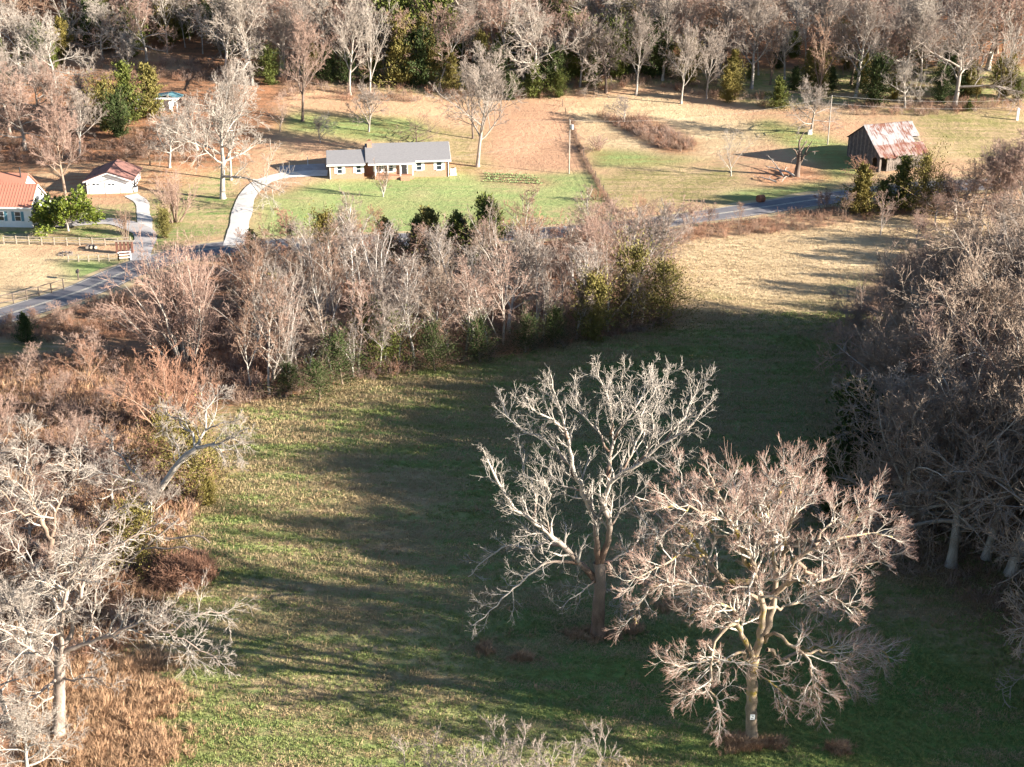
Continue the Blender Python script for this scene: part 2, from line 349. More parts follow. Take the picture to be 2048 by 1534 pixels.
REG = [
 # hillside and yards, up to the wood's edge
 ([(-150, 640), (-150, 215), (200, 150), (480, 130), (560, 150), (700, 175), (900, 190), (1130, 185), (1300, 160), (1450, 190), (1530, 210), (1800, 205), (2200, 205), (2200, 470), (1850, 425), (1340, 500), (700, 500), (300, 600)], 'dirt', 'straw'),
 ([(-150, 420), (-150, 120), (560, 120), (560, 240), (480, 330), (300, 370)], 'rust', 'brown'),                 # leaf litter behind the old place
 ([(110, 110), (300, 100), (420, 130), (300, 150), (120, 130)], 'pink', 'straw'),
 ([(200, 330), (330, 320), (470, 335), (420, 390), (280, 390), (100, 400), (0, 345)], 'rust', 'straw'),
 ([(-100, 445), (300, 400), (470, 330), (480, 400), (460, 470), (280, 500), (-100, 520)], 'straw', 'green2'),
 ([(-100, 480), (270, 480), (240, 520), (130, 585), (-100, 615)], 'pale', 'straw'),
 ([(60, 478), (270, 485), (270, 515), (60, 505)], 'dirt', 'straw'),
 ([(140, 520), (270, 518), (230, 545), (150, 560)], 'lawn', 'green2'),
 ([(520, 260), (650, 240), (700, 270), (830, 290), (760, 305), (640, 300), (540, 320), (500, 330)], 'dirt', 'straw'),
 ([(570, 225), (800, 235), (890, 255), (880, 290), (700, 275), (570, 262)], 'lawn', 'olive'),
 ([(830, 255), (960, 260), (1000, 330), (890, 350), (880, 300)], 'olive', 'straw'),
 ([(980, 205), (1125, 200), (1150, 250), (1185, 340), (1000, 335), (960, 300)], 'till', 'dirt'),
 ([(520, 395), (650, 362), (900, 348), (1000, 350), (1180, 345), (1250, 450), (1000, 470), (700, 480), (495, 480), (510, 430)], 'lawn', 'lawn2'),
 ([(545, 395), (600, 388), (640, 400), (590, 412)], 'straw', 'lawn'), ([(830, 382), (860, 380), (856, 396), (838, 392)], 'pale', 'straw'),
 ([(960, 368), (1100, 372), (1060, 385), (980, 380)], 'straw', 'lawn'), ([(1110, 385), (1170, 388), (1150, 400)], 'pale', 'lawn'), ([(1030, 425), (1200, 405), (1230, 450), (1040, 470)], 'straw', 'lawn'),
 ([(965, 352), (1110, 358), (1100, 374), (970, 366)], 'brown', 'dirt'),
 ([(1140, 205), (1330, 190), (1520, 250), (1500, 300), (1300, 330), (1180, 300)], 'straw', 'pale'),
 ([(1200, 228), (1290, 235), (1400, 285), (1390, 312), (1330, 305), (1230, 255)], 'rust', 'brown'),
 ([(1300, 330), (1450, 330), (1500, 380), (1330, 420), (1210, 420), (1200, 350)], 'straw', 'olive'),
 ([(1180, 300), (1300, 305), (1420, 320), (1300, 330), (1190, 335)], 'lawn', 'olive'),
 ([(1430, 390), (1660, 350), (1660, 385), (1440, 418)], 'lawn', 'olive'),
 ([(1530, 240), (1700, 290), (1740, 340), (1660, 370), (1620, 320), (1500, 250)], 'lawn', 'olive'),
 ([(1500, 335), (1650, 330), (1660, 362), (1540, 375)], 'dirt', 'rust'),
 ([(1750, 215), (2150, 228), (2150, 330), (1860, 320), (1840, 250)], 'straw', 'olive'),
 # road margin and sunlit meadow
 ([(1200, 470), (1700, 405), (1900, 400), (1900, 425), (1850, 428), (1340, 495), (1230, 500)], 'rust', 'straw'),
 ([(1330, 490), (1860, 426), (2150, 430), (2150, 540), (1720, 545), (1560, 600), (1335, 575)], 'pale', 'straw'),  # meadow ground painted paler to brighten it as sunlit
 ([(1330, 575), (1560, 600), (1700, 560), (1680, 650), (1330, 660)], 'olive', 'straw'),
 # creek belt
 ([(470, 815), (700, 768), (1000, 715), (1340, 655), (1340, 480), (1200, 470), (480, 500), (300, 590), (-150, 645), (-150, 760), (260, 720), (330, 830)], 'brown', 'rust'),
 ([(-150, 690), (130, 680), (250, 705), (180, 725), (-150, 715)], 'straw', 'olive'),
 ([(-150, 720), (260, 700), (380, 840), (430, 950), (400, 1010), (330, 1120), (330, 1250), (340, 1600), (-250, 1600)], 'pink', 'rust'),
 ([(-100, 775), (60, 770), (90, 810), (-100, 820)], 'pale', 'olive'),
 ([(90, 1390), (330, 1330), (345, 1600), (60, 1600)], 'straw', 'pink'),
 ([(315, 1420), (480, 1400), (520, 1600), (310, 1600)], 'green2', 'olive'),
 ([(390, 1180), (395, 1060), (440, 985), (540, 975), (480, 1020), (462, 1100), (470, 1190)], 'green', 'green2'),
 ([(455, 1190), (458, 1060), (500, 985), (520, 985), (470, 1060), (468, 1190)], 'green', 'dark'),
 ([(1000, 1180), (1330, 1190), (1420, 1300), (1700, 1250), (1900, 1300), (2200, 1400), (2200, 1600), (1400, 1600), (1000, 1420), (900, 1320)], 'green', 'green2'),
 ([(620, 840), (1000, 735), (1340, 670), (1680, 650), (1640, 1000), (1300, 1000), (900, 1180), (900, 960)], 'green2', 'olive'),  # mid-right field painted greener for the shade lying on it
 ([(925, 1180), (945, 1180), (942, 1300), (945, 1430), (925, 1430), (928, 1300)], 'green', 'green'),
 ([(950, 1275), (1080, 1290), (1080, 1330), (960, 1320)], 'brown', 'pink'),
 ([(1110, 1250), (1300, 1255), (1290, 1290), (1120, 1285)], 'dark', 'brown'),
 ([(1420, 1470), (1550, 1460), (1560, 1500), (1420, 1505)], 'rust', 'brown'),
 # right-hand wood
 ([(1670, 640), (1780, 520), (2150, 480), (2250, 1400), (2030, 1290), (1880, 1190), (1700, 1110), (1640, 950)], 'brown', 'pink'),
]
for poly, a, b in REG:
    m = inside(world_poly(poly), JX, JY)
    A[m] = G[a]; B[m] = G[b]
def blur(a, n):
    for _ in range(n):
        a[1:-1, 1:-1] = (a[1:-1, 1:-1] * 2 + a[:-2, 1:-1] + a[2:, 1:-1] + a[1:-1, :-2] + a[1:-1, 2:]) / 6
    return a
A = blur(A, 7); B = blur(B, 7)
mot = (1 + 0.16 * snoise(GX, GY, 9, 31))[..., None]
A = A * mot; B = B * mot
GZ = hgt(GX, GY)
GZ = np.where((GY > 600), GZ + 0.02 * np.minimum(GY - 600, 600) * (1 + 0.5 * np.sin(GX * 0.002)), GZ)
idx = np.arange(NY * NX).reshape(NY, NX)
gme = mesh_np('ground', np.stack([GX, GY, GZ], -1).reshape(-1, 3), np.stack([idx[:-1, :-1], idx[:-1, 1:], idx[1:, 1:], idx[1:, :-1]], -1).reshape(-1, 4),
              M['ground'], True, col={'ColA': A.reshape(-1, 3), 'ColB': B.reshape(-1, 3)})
tag(link('ground', gme), 'rolling valley floor and hillside of grass, straw and leaf litter', None, None, 'structure')

# ------------------------------------------------------------------ road and drives
def smooth_path(P, step=1.0):
    P = np.array(P, float); P = np.vstack([2 * P[0] - P[1], P, 2 * P[-1] - P[-2]]); out = []
    for i in range(1, len(P) - 2):
        n = max(2, int(np.linalg.norm(P[i + 1] - P[i]) / step)); t = (np.arange(n) / n)[:, None]
        p0, p1, p2, p3 = P[i - 1:i + 3]
        out.append(0.5 * (2 * p1 + (p2 - p0) * t + (2 * p0 - 5 * p1 + 4 * p2 - p3) * t ** 2 + (3 * p1 - p0 - 3 * p2 + p3) * t ** 3))
    return np.vstack(out + [P[-2:-1]])
def strip(name, path, width, lift, mat, label, seed=0, ragged=0.0, crown=0.0, offs=0.0, nacross=4, kind='structure', parent=None):
    P = smooth_path(path); T = np.gradient(P, axis=0); T /= np.linalg.norm(T, axis=1)[:, None]; N = np.stack([-T[:, 1], T[:, 0]], -1)
    g = np.random.default_rng(seed); V = []
    for j in range(nacross + 1):
        s = -1 + 2 * j / nacross
        e = ragged * np.convolve(g.normal(size=len(P)), np.ones(5) / 5, 'same') if j in (0, nacross) else 0
        Q = P + N * ((s * width / 2 + offs) + np.sign(s) * e)[:, None] if np.ndim(e) else P + N * (s * width / 2 + offs)
        V.append(np.column_stack([Q, hgt(Q[:, 0], Q[:, 1]) + lift + crown * (1 - s * s)]))
    V = np.stack(V, 1); n, k, _ = V.shape; id_ = np.arange(n * k).reshape(n, k)
    F = np.stack([id_[:-1, :-1], id_[1:, :-1], id_[1:, 1:], id_[:-1, 1:]], -1).reshape(-1, 4)
    o = link(name, mesh_np(name, V.reshape(-1, 3), F[:, ::-1], mat, True), parent)
    if label: tag(o, label, None, None, kind)
    return o
def gpath(pts): return [tuple(at(*p)[:2]) for p in pts]
road_path = gpath([(-120, 668), (60, 616), (170, 580), (250, 545), (340, 515), (470, 494), (700, 484), (1000, 472), (1220, 458), (1310, 446), (1420, 431), (1550, 412), (1680, 394), (1850, 376), (2150, 360)])
strip('road_verge', road_path, 8.6, 0.035, M['verge'], 'sandy grass margin along the country road', 3, 0.5)
road = strip('road', road_path, 6.2, 0.07, M['asphalt'], 'grey asphalt country road winding past the creek trees', 4, 0.10, 0.05)
M['line'] = mat_plain('road_paint', (0.55, 0.50, 0.40), 0.8, 0.3, 1.2)
for s in (-1, 1): strip('painted_line', road_path, 0.12, 0.13 if False else 0.125, M['line'], None, 5, 0, 0, s * 0.14, 1, parent=road)
for s in (-1, 1): strip('edge_line', road_path, 0.12, 0.095, M['line'], None, 5, 0, 0, s * 2.75, 1, parent=road)
strip('driveway', gpath([(468, 492), (476, 460), (484, 425), (495, 393), (520, 367), (560, 353), (610, 348), (655, 347)]), 3.1, 0.11, M['gravel'], 'white gravel drive curving up to the brick house', 6, 0.16, 0.05)
strip('driveway', gpath([(560, 345), (610, 342), (652, 340)]), 6.5, 0.09, M['gravel_grey'], 'grey concrete parking pad beside the brick house', 7, 0.1, 0.0)
strip('driveway', gpath([(282, 522), (286, 490), (286, 466), (255, 450), (215, 443), (150, 446), (95, 450)]), 3.4, 0.10, M['gravel_grey'], 'grey gravel drive running to the white farmhouse', 8, 0.3, 0.05)
strip('path', gpath([(292, 462), (288, 430), (280, 405), (262, 390)]), 2.2, 0.07, M['gravel'], 'pale worn path from the drive to the white garage', 9, 0.3, 0.0)

# ------------------------------------------------------------------ wood: branching generator
def nrm(v): return v / np.maximum(np.linalg.norm(v, axis=-1, keepdims=True), 1e-9)
def perp(d):
    a = np.where(np.abs(d[..., 2:3]) < 0.85, np.array([0, 0, 1.0]), np.array([1.0, 0, 0]))
    u = nrm(np.cross(d, a)); return u, np.cross(d, u)
def grow(g, S, D, L, r0, r1, nseg, gn, up, droop=0.0):
    n = len(S); P = np.zeros((n, nseg + 1, 3)); P[:, 0] = S; d = D.copy(); bias = g.normal(size=(n, 3)) * gn * 0.35
    for s in range(nseg):
        d = nrm(d + g.normal(size=(n, 3)) * gn + bias + np.array([0, 0, 1.0]) * (up - droop * (s / nseg)))
        P[:, s + 1] = P[:, s] + d * (L / nseg)[:, None]
    t = np.linspace(0, 1, nseg + 1)[None]
    return P, r0[:, None] * (1 - t) + r1[:, None] * t
def spawn(g, P, Rr, L, n, t0, t1, ang, angsd, lf, lsd, rf, up=0.0, taper=0.55, out=None):
    N, S1, _ = P.shape; S = S1 - 1
    t = t0 + (t1 - t0) * (np.arange(n)[None] + g.random((N, n))) / n
    x = np.clip(t * S, 0, S - 1e-4); i = x.astype(int); f = (x - i)[..., None]; r = np.arange(N)[:, None]
    pos = P[r, i] * (1 - f) + P[r, i + 1] * f; tan = nrm(P[r, i + 1] - P[r, i]); rad = Rr[r, i] * (1 - f[..., 0]) + Rr[r, i + 1] * f[..., 0]
    u, v = perp(tan); az = np.arange(n)[None] * 2.4 + g.random((N, 1)) * 6.28 + g.normal(size=(N, n)) * 0.5
    an = np.clip(R(ang) + g.normal(size=(N, n)) * R(angsd), 0.1, 2.2)
    d = tan * np.cos(an)[..., None] + (u * np.cos(az)[..., None] + v * np.sin(az)[..., None]) * np.sin(an)[..., None]
    d[..., 2] += up
    if out is not None: d += nrm((pos - out[0]) * np.array([1, 1, 0.6])) * out[1]
    d = nrm(d)
    ln = L[:, None] * lf * (1 - taper * t) * np.clip(1 + lsd * g.normal(size=(N, n)), 0.35, 2.0)
    k = N * n
    return pos.reshape(k, 3), d.reshape(k, 3), ln.reshape(k), np.minimum(rad * rf, rad * 0.95).reshape(k)
def tubes(batches):
    """batches: (P, Rr, sides, tip0, tip1) -> V, F, tip"""
    Vs, Fs, Ts, base = [], [], [], 0
    for P, Rr, k, a, b in batches:
        n, S1, _ = P.shape
        if n == 0: continue
        T = np.empty_like(P); T[:, 1:-1] = P[:, 2:] - P[:, :-2]; T[:, 0] = P[:, 1] - P[:, 0]; T[:, -1] = P[:, -1] - P[:, -2]; T = nrm(T)
        u0, _ = perp(nrm(P[:, -1] - P[:, 0])); u = u0[:, None] - T * np.sum(u0[:, None] * T, -1, keepdims=True); u = nrm(u); v = np.cross(T, u)
        th = np.arange(k) * 2 * np.pi / k
        ring = P[:, :, None] + Rr[:, :, None, None] * (u[:, :, None] * np.cos(th)[None, None, :, None] + v[:, :, None] * np.sin(th)[None, None, :, None])
        id_ = base + np.arange(n * S1 * k).reshape(n, S1, k); nx = np.roll(id_, -1, 2)
        Fs.append(np.stack([id_[:, :-1], nx[:, :-1], nx[:, 1:], id_[:, 1:]], -1).reshape(-1, 4))
        Vs.append(ring.reshape(-1, 3)); Ts.append(np.broadcast_to((a + (b - a) * np.linspace(0, 1, S1))[None, :, None], (n, S1, k)).ravel()); base += n * S1 * k
    return np.vstack(Vs), np.vstack(Fs), np.concatenate(Ts)
def wood_mesh(name, batches, mat):
    V, F, T = tubes(batches); return mesh_np(name, V, F, mat, True, {'tip': T})
def ramify(g, P, Rr, L, levels, rmin, centre=None, tips=(0.0, 1.0)):
    """levels: dicts n, ang, lf, seg, gn, up, (t0, asd, rf, sides, droop, out); returns batches of branches"""
    out = []; nl = len(levels)
    for li, q in enumerate(levels):
        S, D, Ln, r0 = spawn(g, P, Rr, L, q['n'], q.get('t0', 0.2), 0.98, q['ang'], q.get('asd', 14), q['lf'], q.get('lsd', 0.3), q.get('rf', 0.6), q.get('tilt', 0.0), q.get('taper', 0.5),
                             (centre, q['out']) if centre is not None and 'out' in q else None)
        r0 = np.maximum(r0, rmin * (0.72 if li == nl - 1 and nl > 2 else 1.0)); r1 = np.maximum(r0 * q.get('thin', 0.3), rmin * 0.6)
        P, Rr = grow(g, S, D, Ln, r0, r1, q['seg'], q['gn'], q.get('up', 0.0), q.get('droop', 0.0)); L = Ln
        a = tips[0] + (tips[1] - tips[0]) * (li / nl); b = tips[0] + (tips[1] - tips[0]) * ((li + 1) / nl)
        out.append((P, Rr, q.get('sides', 3), a, b))
    return out
PROTO = {}
def proto_tree(key, seed, H, tr, clear, nlimb, ang_lo, ang_hi, limb_len, leader, lgn, lup, levels, rmin, lean=0.03, tip0=0.0, shape=0.5, limb_seg=8):
    """a whole tree of height about H: trunk mesh (stem and limbs) and crown mesh (branches and twigs)"""
    g = np.random.default_rng(seed)
    D = nrm(np.array([[g.normal() * lean, g.normal() * lean, 1.0]]))
    P, Rr = grow(g, np.array([[0, 0, -0.4]]), D, np.array([H * leader]), np.array([tr]), np.array([tr * 0.18]), 14, 0.045, 0.02)
    Rr[:, 0] *= 1.45; Rr[:, 1] *= 1.08
    n = nlimb; t = clear + (0.97 - clear) * (np.arange(n) + g.random(n)) / n
    x = np.clip(t * 14, 0, 13.99); i = x.astype(int); f = (x - i)[:, None]
    S = P[0, i] * (1 - f) + P[0, i + 1] * f; rr = Rr[0, i]
    rel = (t - clear) / (1 - clear); az = np.arange(n) * 2.4 + g.random(n) * 0.9 + g.random() * 6
    an = R(1) * (ang_lo + (ang_hi - ang_lo) * rel) * (1 + 0.15 * g.normal(size=n))
    Dl = np.stack([np.cos(az) * np.sin(an), np.sin(az) * np.sin(an), np.cos(an)], -1)
    Ll = H * limb_len * (1 - shape * rel) * np.clip(1 + 0.18 * g.normal(size=n), 0.6, 1.5)
    LP, LR = grow(g, S, Dl, Ll, np.maximum(rr * 0.62, rmin * 2), np.maximum(rr * 0.12, rmin), limb_seg, lgn, lup)
    tb = [(P, Rr, 8, 0, 0.1), (LP, LR, 5, 0.05, tip0 + 0.2)]
    cb = ramify(g, LP, LR, Ll, levels, rmin, tips=(tip0, 1.0))
    # the top of the leader branches too
    tp, tR = P[:, 8:], Rr[:, 8:]
    cb += ramify(g, tp, tR, np.array([H * leader * 0.45]), [dict(levels[0], n=levels[0]['n'] + 3)] + levels[1:], rmin, tips=(tip0, 1.0))
    zmax = max(float(b[0][..., 2].max()) for b in cb)
    k = H / zmax
    for b in tb + cb: b[0][...] *= k
    PROTO[key] = (wood_mesh('trunk', tb, M['bark_grey']), wood_mesh('crown', cb, M['bark_grey']), H)
def set_mat(o, m):
    o.material_slots[0].link = 'OBJECT'; o.material_slots[0].material = m
USED = {}
def plant(key, loc, H, rz, name, label, cat, group=None, tm='bark_grey', cm=None, lean=(0, 0), wide=1.0):
    tme, cme, h0 = PROTO[key]; s = H / h0
    e = empty(name, loc, rz, label, cat, group); e.scale = (s * wide, s * wide, s); e.rotation_euler = (lean[0], lean[1], rz)
    t = link('trunk', tme, e); c = link('crown', cme, e); set_mat(t, M[tm]); set_mat(c, M[cm or tm])
    return e

TW = dict(seg=2, gn=0.14, sides=3)
for i in range(3):    # tall, fine-twigged, limbs sweeping up
    proto_tree(f'fan{i}', 100 + i, 22, 0.36, 0.26, 15, 50, 22, 0.46, 0.82, 0.07, 0.05,
        [dict(n=9, ang=36, lf=0.52, seg=5, gn=0.10, up=0.06, sides=4), dict(n=7, ang=34, lf=0.52, seg=3, gn=0.12, up=0.05), dict(n=7, ang=30, lf=0.62, up=0.04, **TW)], 0.028)
for i in range(3):    # broad oak, heavy crooked limbs
    proto_tree(f'oak{i}', 200 + i, 18, 0.45, 0.28, 12, 66, 26, 0.58, 0.66, 0.14, 0.035,
        [dict(n=10, ang=48, lf=0.46, seg=5, gn=0.20, up=0.05, sides=4), dict(n=7, ang=42, lf=0.52, seg=3, gn=0.20, up=0.04), dict(n=7, ang=34, lf=0.62, up=0.04, **TW)], 0.028)
for i in range(4):    # slender streamside tree, pale stem, small high crown
    proto_tree(f'slim{i}', 300 + i, 16, 0.17, 0.30, 13, 42, 24, 0.34, 0.9, 0.09, 0.05,
        [dict(n=6, ang=36, lf=0.5, seg=4, gn=0.14, up=0.06), dict(n=5, ang=36, lf=0.55, seg=3, gn=0.16, up=0.04), dict(n=5, ang=38, lf=0.6, up=0.03, **TW)], 0.023, lean=0.07)
for i in range(3):    # forked slender tree
    proto_tree(f'fork{i}', 400 + i, 16, 0.22, 0.12, 7, 20, 16, 0.66, 0.5, 0.08, 0.03,
        [dict(n=8, ang=34, lf=0.36, seg=4, gn=0.14, up=0.05), dict(n=6, ang=36, lf=0.5, seg=3, gn=0.16, up=0.04), dict(n=4, ang=38, lf=0.6, up=0.03, **TW)], 0.023, lean=0.05, shape=0.25)
for i in range(2):    # small yard tree
    proto_tree(f'yard{i}', 500 + i, 6, 0.13, 0.22, 9, 52, 30, 0.55, 0.6, 0.10, 0.05,
        [dict(n=8, ang=40, lf=0.5, seg=3, gn=0.15, up=0.06), dict(n=7, ang=36, lf=0.5, seg=2, gn=0.16, up=0.05), dict(n=6, ang=34, lf=0.6, up=0.04, **TW)], 0.015)
proto_tree('spread0', 520, 6, 0.16, 0.16, 9, 72, 50, 0.75, 0.5, 0.2, 0.01,
        [dict(n=8, ang=44, lf=0.42, seg=4, gn=0.2, up=0.05), dict(n=6, ang=44, lf=0.5, seg=2, gn=0.2, up=0.04), dict(n=4, ang=44, lf=0.6, up=0.03, **TW)], 0.013)
proto_tree('vase0', 530, 6, 0.16, 0.2, 14, 34, 18, 0.62, 0.5, 0.06, 0.05,
        [dict(n=7, ang=24, lf=0.42, seg=3, gn=0.10, up=0.07), dict(n=5, ang=26, lf=0.55, seg=2, gn=0.12, up=0.06), dict(n=4, ang=28, lf=0.6, up=0.04, **TW)], 0.013, shape=0.2)
def proto_bush(key, seed, H, nst, spread, levels, rmin, r0=0.04, gn=0.12, up=0.03):
    g = np.random.default_rng(seed); az = g.random(nst) * 6.28; an = np.abs(g.normal(size=nst)) * spread
    S = np.stack([np.cos(az) * an * H * 0.18, np.sin(az) * an * H * 0.18, np.full(nst, -0.1)], -1)
    D = nrm(np.stack([np.cos(az) * np.sin(an), np.sin(az) * np.sin(an), np.cos(an)], -1)); L = H * (0.65 + 0.4 * g.random(nst))
    P, Rr = grow(g, S, D, L, np.full(nst, r0), np.full(nst, rmin), 5, gn, up)
    PROTO[key] = (wood_mesh('stems', [(P, Rr, 4, 0, 0.4)], M['bark_grey']), wood_mesh('twigs', ramify(g, P, Rr, L, levels, rmin, tips=(0.3, 1)), M['bark_grey']), H)
for i in range(3):
    proto_bush(f'bush{i}', 600 + i, 3.0, 16, 0.5, [dict(n=7, ang=36, lf=0.42, seg=3, gn=0.2, up=0.02), dict(n=5, ang=40, lf=0.55, seg=2, gn=0.25)], 0.014, 0.03)
proto_bush('clump0', 620, 8.5, 26, 0.36, [dict(n=9, ang=24, lf=0.36, seg=4, gn=0.1, up=0.05), dict(n=6, ang=28, lf=0.5, seg=3, gn=0.12, up=0.04), dict(n=4, ang=30, lf=0.6, seg=2, gn=0.15, up=0.02)], 0.017, 0.12, 0.07, 0.035)
proto_bush('clump1', 621, 15, 32, 0.26, [dict(n=11, ang=28, lf=0.36, seg=3, gn=0.1, up=0.05), dict(n=6, ang=30, lf=0.5, seg=2, gn=0.12, up=0.04), dict(n=5, ang=32, lf=0.6, seg=2, gn=0.15, up=0.02)], 0.023, 0.17, 0.07, 0.03)
proto_bush('crape0', 630, 4.6, 13, 0.16, [dict(n=7, ang=26, lf=0.32, seg=3, gn=0.12, up=0.04, t0=0.5), dict(n=6, ang=30, lf=0.5, seg=2, gn=0.15, up=0.03)], 0.014, 0.07, 0.05, 0.02)

# ------------------------------------------------------------------ evergreens: many small sprays of scale leaves on real branches
def leaf_tris(g, C, N, size, flat=0.5):
    """one thin triangle pair (kite) per centre C, along direction N"""
    n = len(C); d = nrm(N + g.normal(size=(n, 3)) * 0.45); u, v = perp(d); a = g.random(n) * 6.28
    s = nrm(u * np.cos(a)[:, None] + v * np.sin(a)[:, None]); sz = size * (0.6 + 0.8 * g.random(n))[:, None]
    V = np.stack([C - d * sz * 0.5, C + s * sz * flat * 0.5, C + d * sz * 0.75, C - s * sz * flat * 0.5], 1).reshape(-1, 3)
    return V, np.arange(n * 4).reshape(n, 4)
def proto_cedar(key, seed, H, W, nb, per, size, prof):
    g = np.random.default_rng(seed); P, Rr = grow(g, np.array([[0, 0, -0.3]]), np.array([[0.02, 0, 1.0]]), np.array([H * 0.95]), np.array([H * 0.022]), np.array([0.02]), 8, 0.03, 0.02)
    t = np.sort(0.04 + 0.95 * g.random(nb) ** 0.9); az = np.arange(nb) * 2.4 + g.random(nb); x = np.clip(t * 8, 0, 7.99); i = x.astype(int); f = (x - i)[:, None]
    S = P[0, i] * (1 - f) + P[0, i + 1] * f; L = W * prof(t) * np.clip(1 + 0.36 * g.normal(size=nb), 0.35, 1.9) * (1 + 0.30 * np.sin(2 * az + 5 * t + seed) + 0.22 * np.sin(17 * t + 3 * np.cos(az) + seed)); el = R(12) + R(50) * t + R(10) * g.normal(size=nb)
    D = np.stack([np.cos(az) * np.cos(el), np.sin(az) * np.cos(el), np.sin(el)], -1)
    BP, BR = grow(g, S, D, L, np.full(nb, 0.035), np.full(nb, 0.012), 4, 0.12, 0.06)
    q = 1 - (1 - 0.15) * g.random((nb, per)) ** (0.7 + 1.2 * g.random((nb, 1))); x = np.clip(q * 4, 0, 3.99); i = x.astype(int); f = (x - i)[..., None]; r = np.arange(nb)[:, None]
    C = BP[r, i] * (1 - f) + BP[r, i + 1] * f + g.normal(size=(nb, per, 3)) * (0.05 + 0.10 * L[:, None, None]); Nn = nrm(BP[r, i + 1] - BP[r, i] + np.array([0, 0, 0.5]))
    V, F = leaf_tris(g, C.reshape(-1, 3), Nn.reshape(-1, 3), size)
    PROTO[key] = (wood_mesh('trunk', [(P, Rr, 6, 0, 0), (BP, BR, 3, 0, 0.3)], M['bark_brown']), mesh_np('crown', V, F, M['cedar']), H)
proto_cedar('cedar0', 700, 9, 2.7, 120, 80, 0.27, lambda t: np.clip(1.15 - t, 0.08, 1) * np.clip(t * 6 + 0.35, 0, 1))
proto_cedar('cedar1', 701, 9, 2.3, 110, 80, 0.27, lambda t: np.sqrt(np.clip(1.04 - t, 0.02, 1)) * np.clip(t * 4 + 0.3, 0, 1))
proto_cedar('cedar2', 702, 9, 3.5, 120, 90, 0.30, lambda t: np.sqrt(np.clip(1.02 - t ** 2, 0.03, 1)) * np.clip(t * 3 + 0.2, 0, 1))
proto_cedar('pine0', 703, 16, 3.6, 130, 90, 0.38, lambda t: np.where(t < 0.3, 0.12, np.sqrt(np.clip(1.03 - t, 0.02, 1)) * 1.15))
proto_cedar("vine0", 704, 9, 3.7, 120, 60, 0.20, lambda t: np.sqrt(np.clip(1.02 - t ** 2, 0.03, 1)))
def proto_magnolia():
    g = np.random.default_rng(720)
    P, Rr = grow(g, np.array([[0, 0, -0.3]]), np.array([[0, 0, 1.0]]), np.array([2.2]), np.array([0.2]), np.array([0.12]), 4, 0.05, 0)
    az = np.arange(26) * 2.4; an = R(15) + R(75) * g.random(26); D = np.stack([np.cos(az) * np.sin(an), np.sin(az) * np.sin(an), np.cos(an)], -1)
    L = 2.6 + 1.6 * g.random(26); L *= 1 + 0.35 * np.sin(an)
    BP, BR = grow(g, np.repeat(P[:, 3], 26, 0), D, L, np.full(26, 0.07), np.full(26, 0.02), 5, 0.1, 0.03)
    S2, D2, L2, r2 = spawn(g, BP, BR, L, 9, 0.35, 1.0, 40, 15, 0.35, 0.3, 0.6, 0.1); P2, R2 = grow(g, S2, D2, L2, r2, r2 * 0.5, 3, 0.15, 0.05)
    n = len(S2); per = 34; C = (P2[:, -1][:, None] * 0.75 + P2[:, 1][:, None] * 0.25) + g.normal(size=(n, per, 3)) * 0.24; N = nrm(C - np.array([0, 0, 1.6]))
    V, F = leaf_tris(g, C.reshape(-1, 3), N.reshape(-1, 3), 0.30, 0.75)
    PROTO['magnolia0'] = (wood_mesh('trunk', [(P, Rr, 8, 0, 0), (BP, BR, 4, 0, 0.2), (P2, R2, 3, 0.2, 0.4)], M['bark_grey']), mesh_np('crown', V, F, M['magnolia']), 5.5)
proto_magnolia()

# ------------------------------------------------------------------ buildings
def window(parent, x, z0, z1, wd, y, shutters=None, facing=-1, frame='white'):
    """double-hung window on a wall whose outer face is at y; > frame, pane, sill, shutters"""
    f = facing; m = MB(); t = 0.09
    for a, b, c, d in ((x - wd / 2 - t, x - wd / 2, z0 - t, z1 + t), (x + wd / 2, x + wd / 2 + t, z0 - t, z1 + t), (x - wd / 2, x + wd / 2, z1, z1 + t), (x - wd / 2, x + wd / 2, z0 - t, z0), (x - wd / 2, x + wd / 2, (z0 + z1) / 2 - 0.04, (z0 + z1) / 2 + 0.04)):
        m.box(a, b, *sorted((y + f * 0.05, y - f * 0.02)), c, d)
    w_ = m.build('window', M[frame], parent)
    for c, d in ((z0, (z0 + z1) / 2 - 0.04), ((z0 + z1) / 2 + 0.04, z1)):
        MB().box(x - wd / 2, x + wd / 2, *sorted((y + f * 0.015, y - f * 0.02)), c, d).build('pane', M['glass'], w_)
    MB().box(x - wd / 2 - 0.14, x + wd / 2 + 0.14, *sorted((y + f * 0.11, y - f * 0.02)), z0 - t - 0.07, z0 - t).build('sill', M['white'], w_)
    if shutters:
        for s in (-1, 1):
            c = x + s * (wd / 2 + t + 0.24); q = MB(); q.box(c - 0.22, c + 0.22, *sorted((y + f * 0.045, y - f * 0.01)), z0 - 0.05, z1 + 0.05)
            for k in range(6):
                zz = z0 + (z1 - z0) * (k + 0.5) / 6; q.box(c - 0.17, c + 0.17, *sorted((y + f * 0.06, y + f * 0.04)), zz - 0.05, zz + 0.05)
            q.build('shutter', M[shutters], w_)
    return w_
def gable_roof(name, parent, x0, x1, yf, yb, ze, zr, th, mat, ridge=None):
    """roof along x: front eave yf, back eave yb, eave and ridge heights"""
    ym = (yf + yb) / 2 if ridge is None else ridge
    return MB().prism([(yf, ze), (ym, zr), (yb, ze), (yb, ze + th), (ym, zr + th), (yf, ze + th)], 'x', x0, x1).build(name, M[mat], parent)

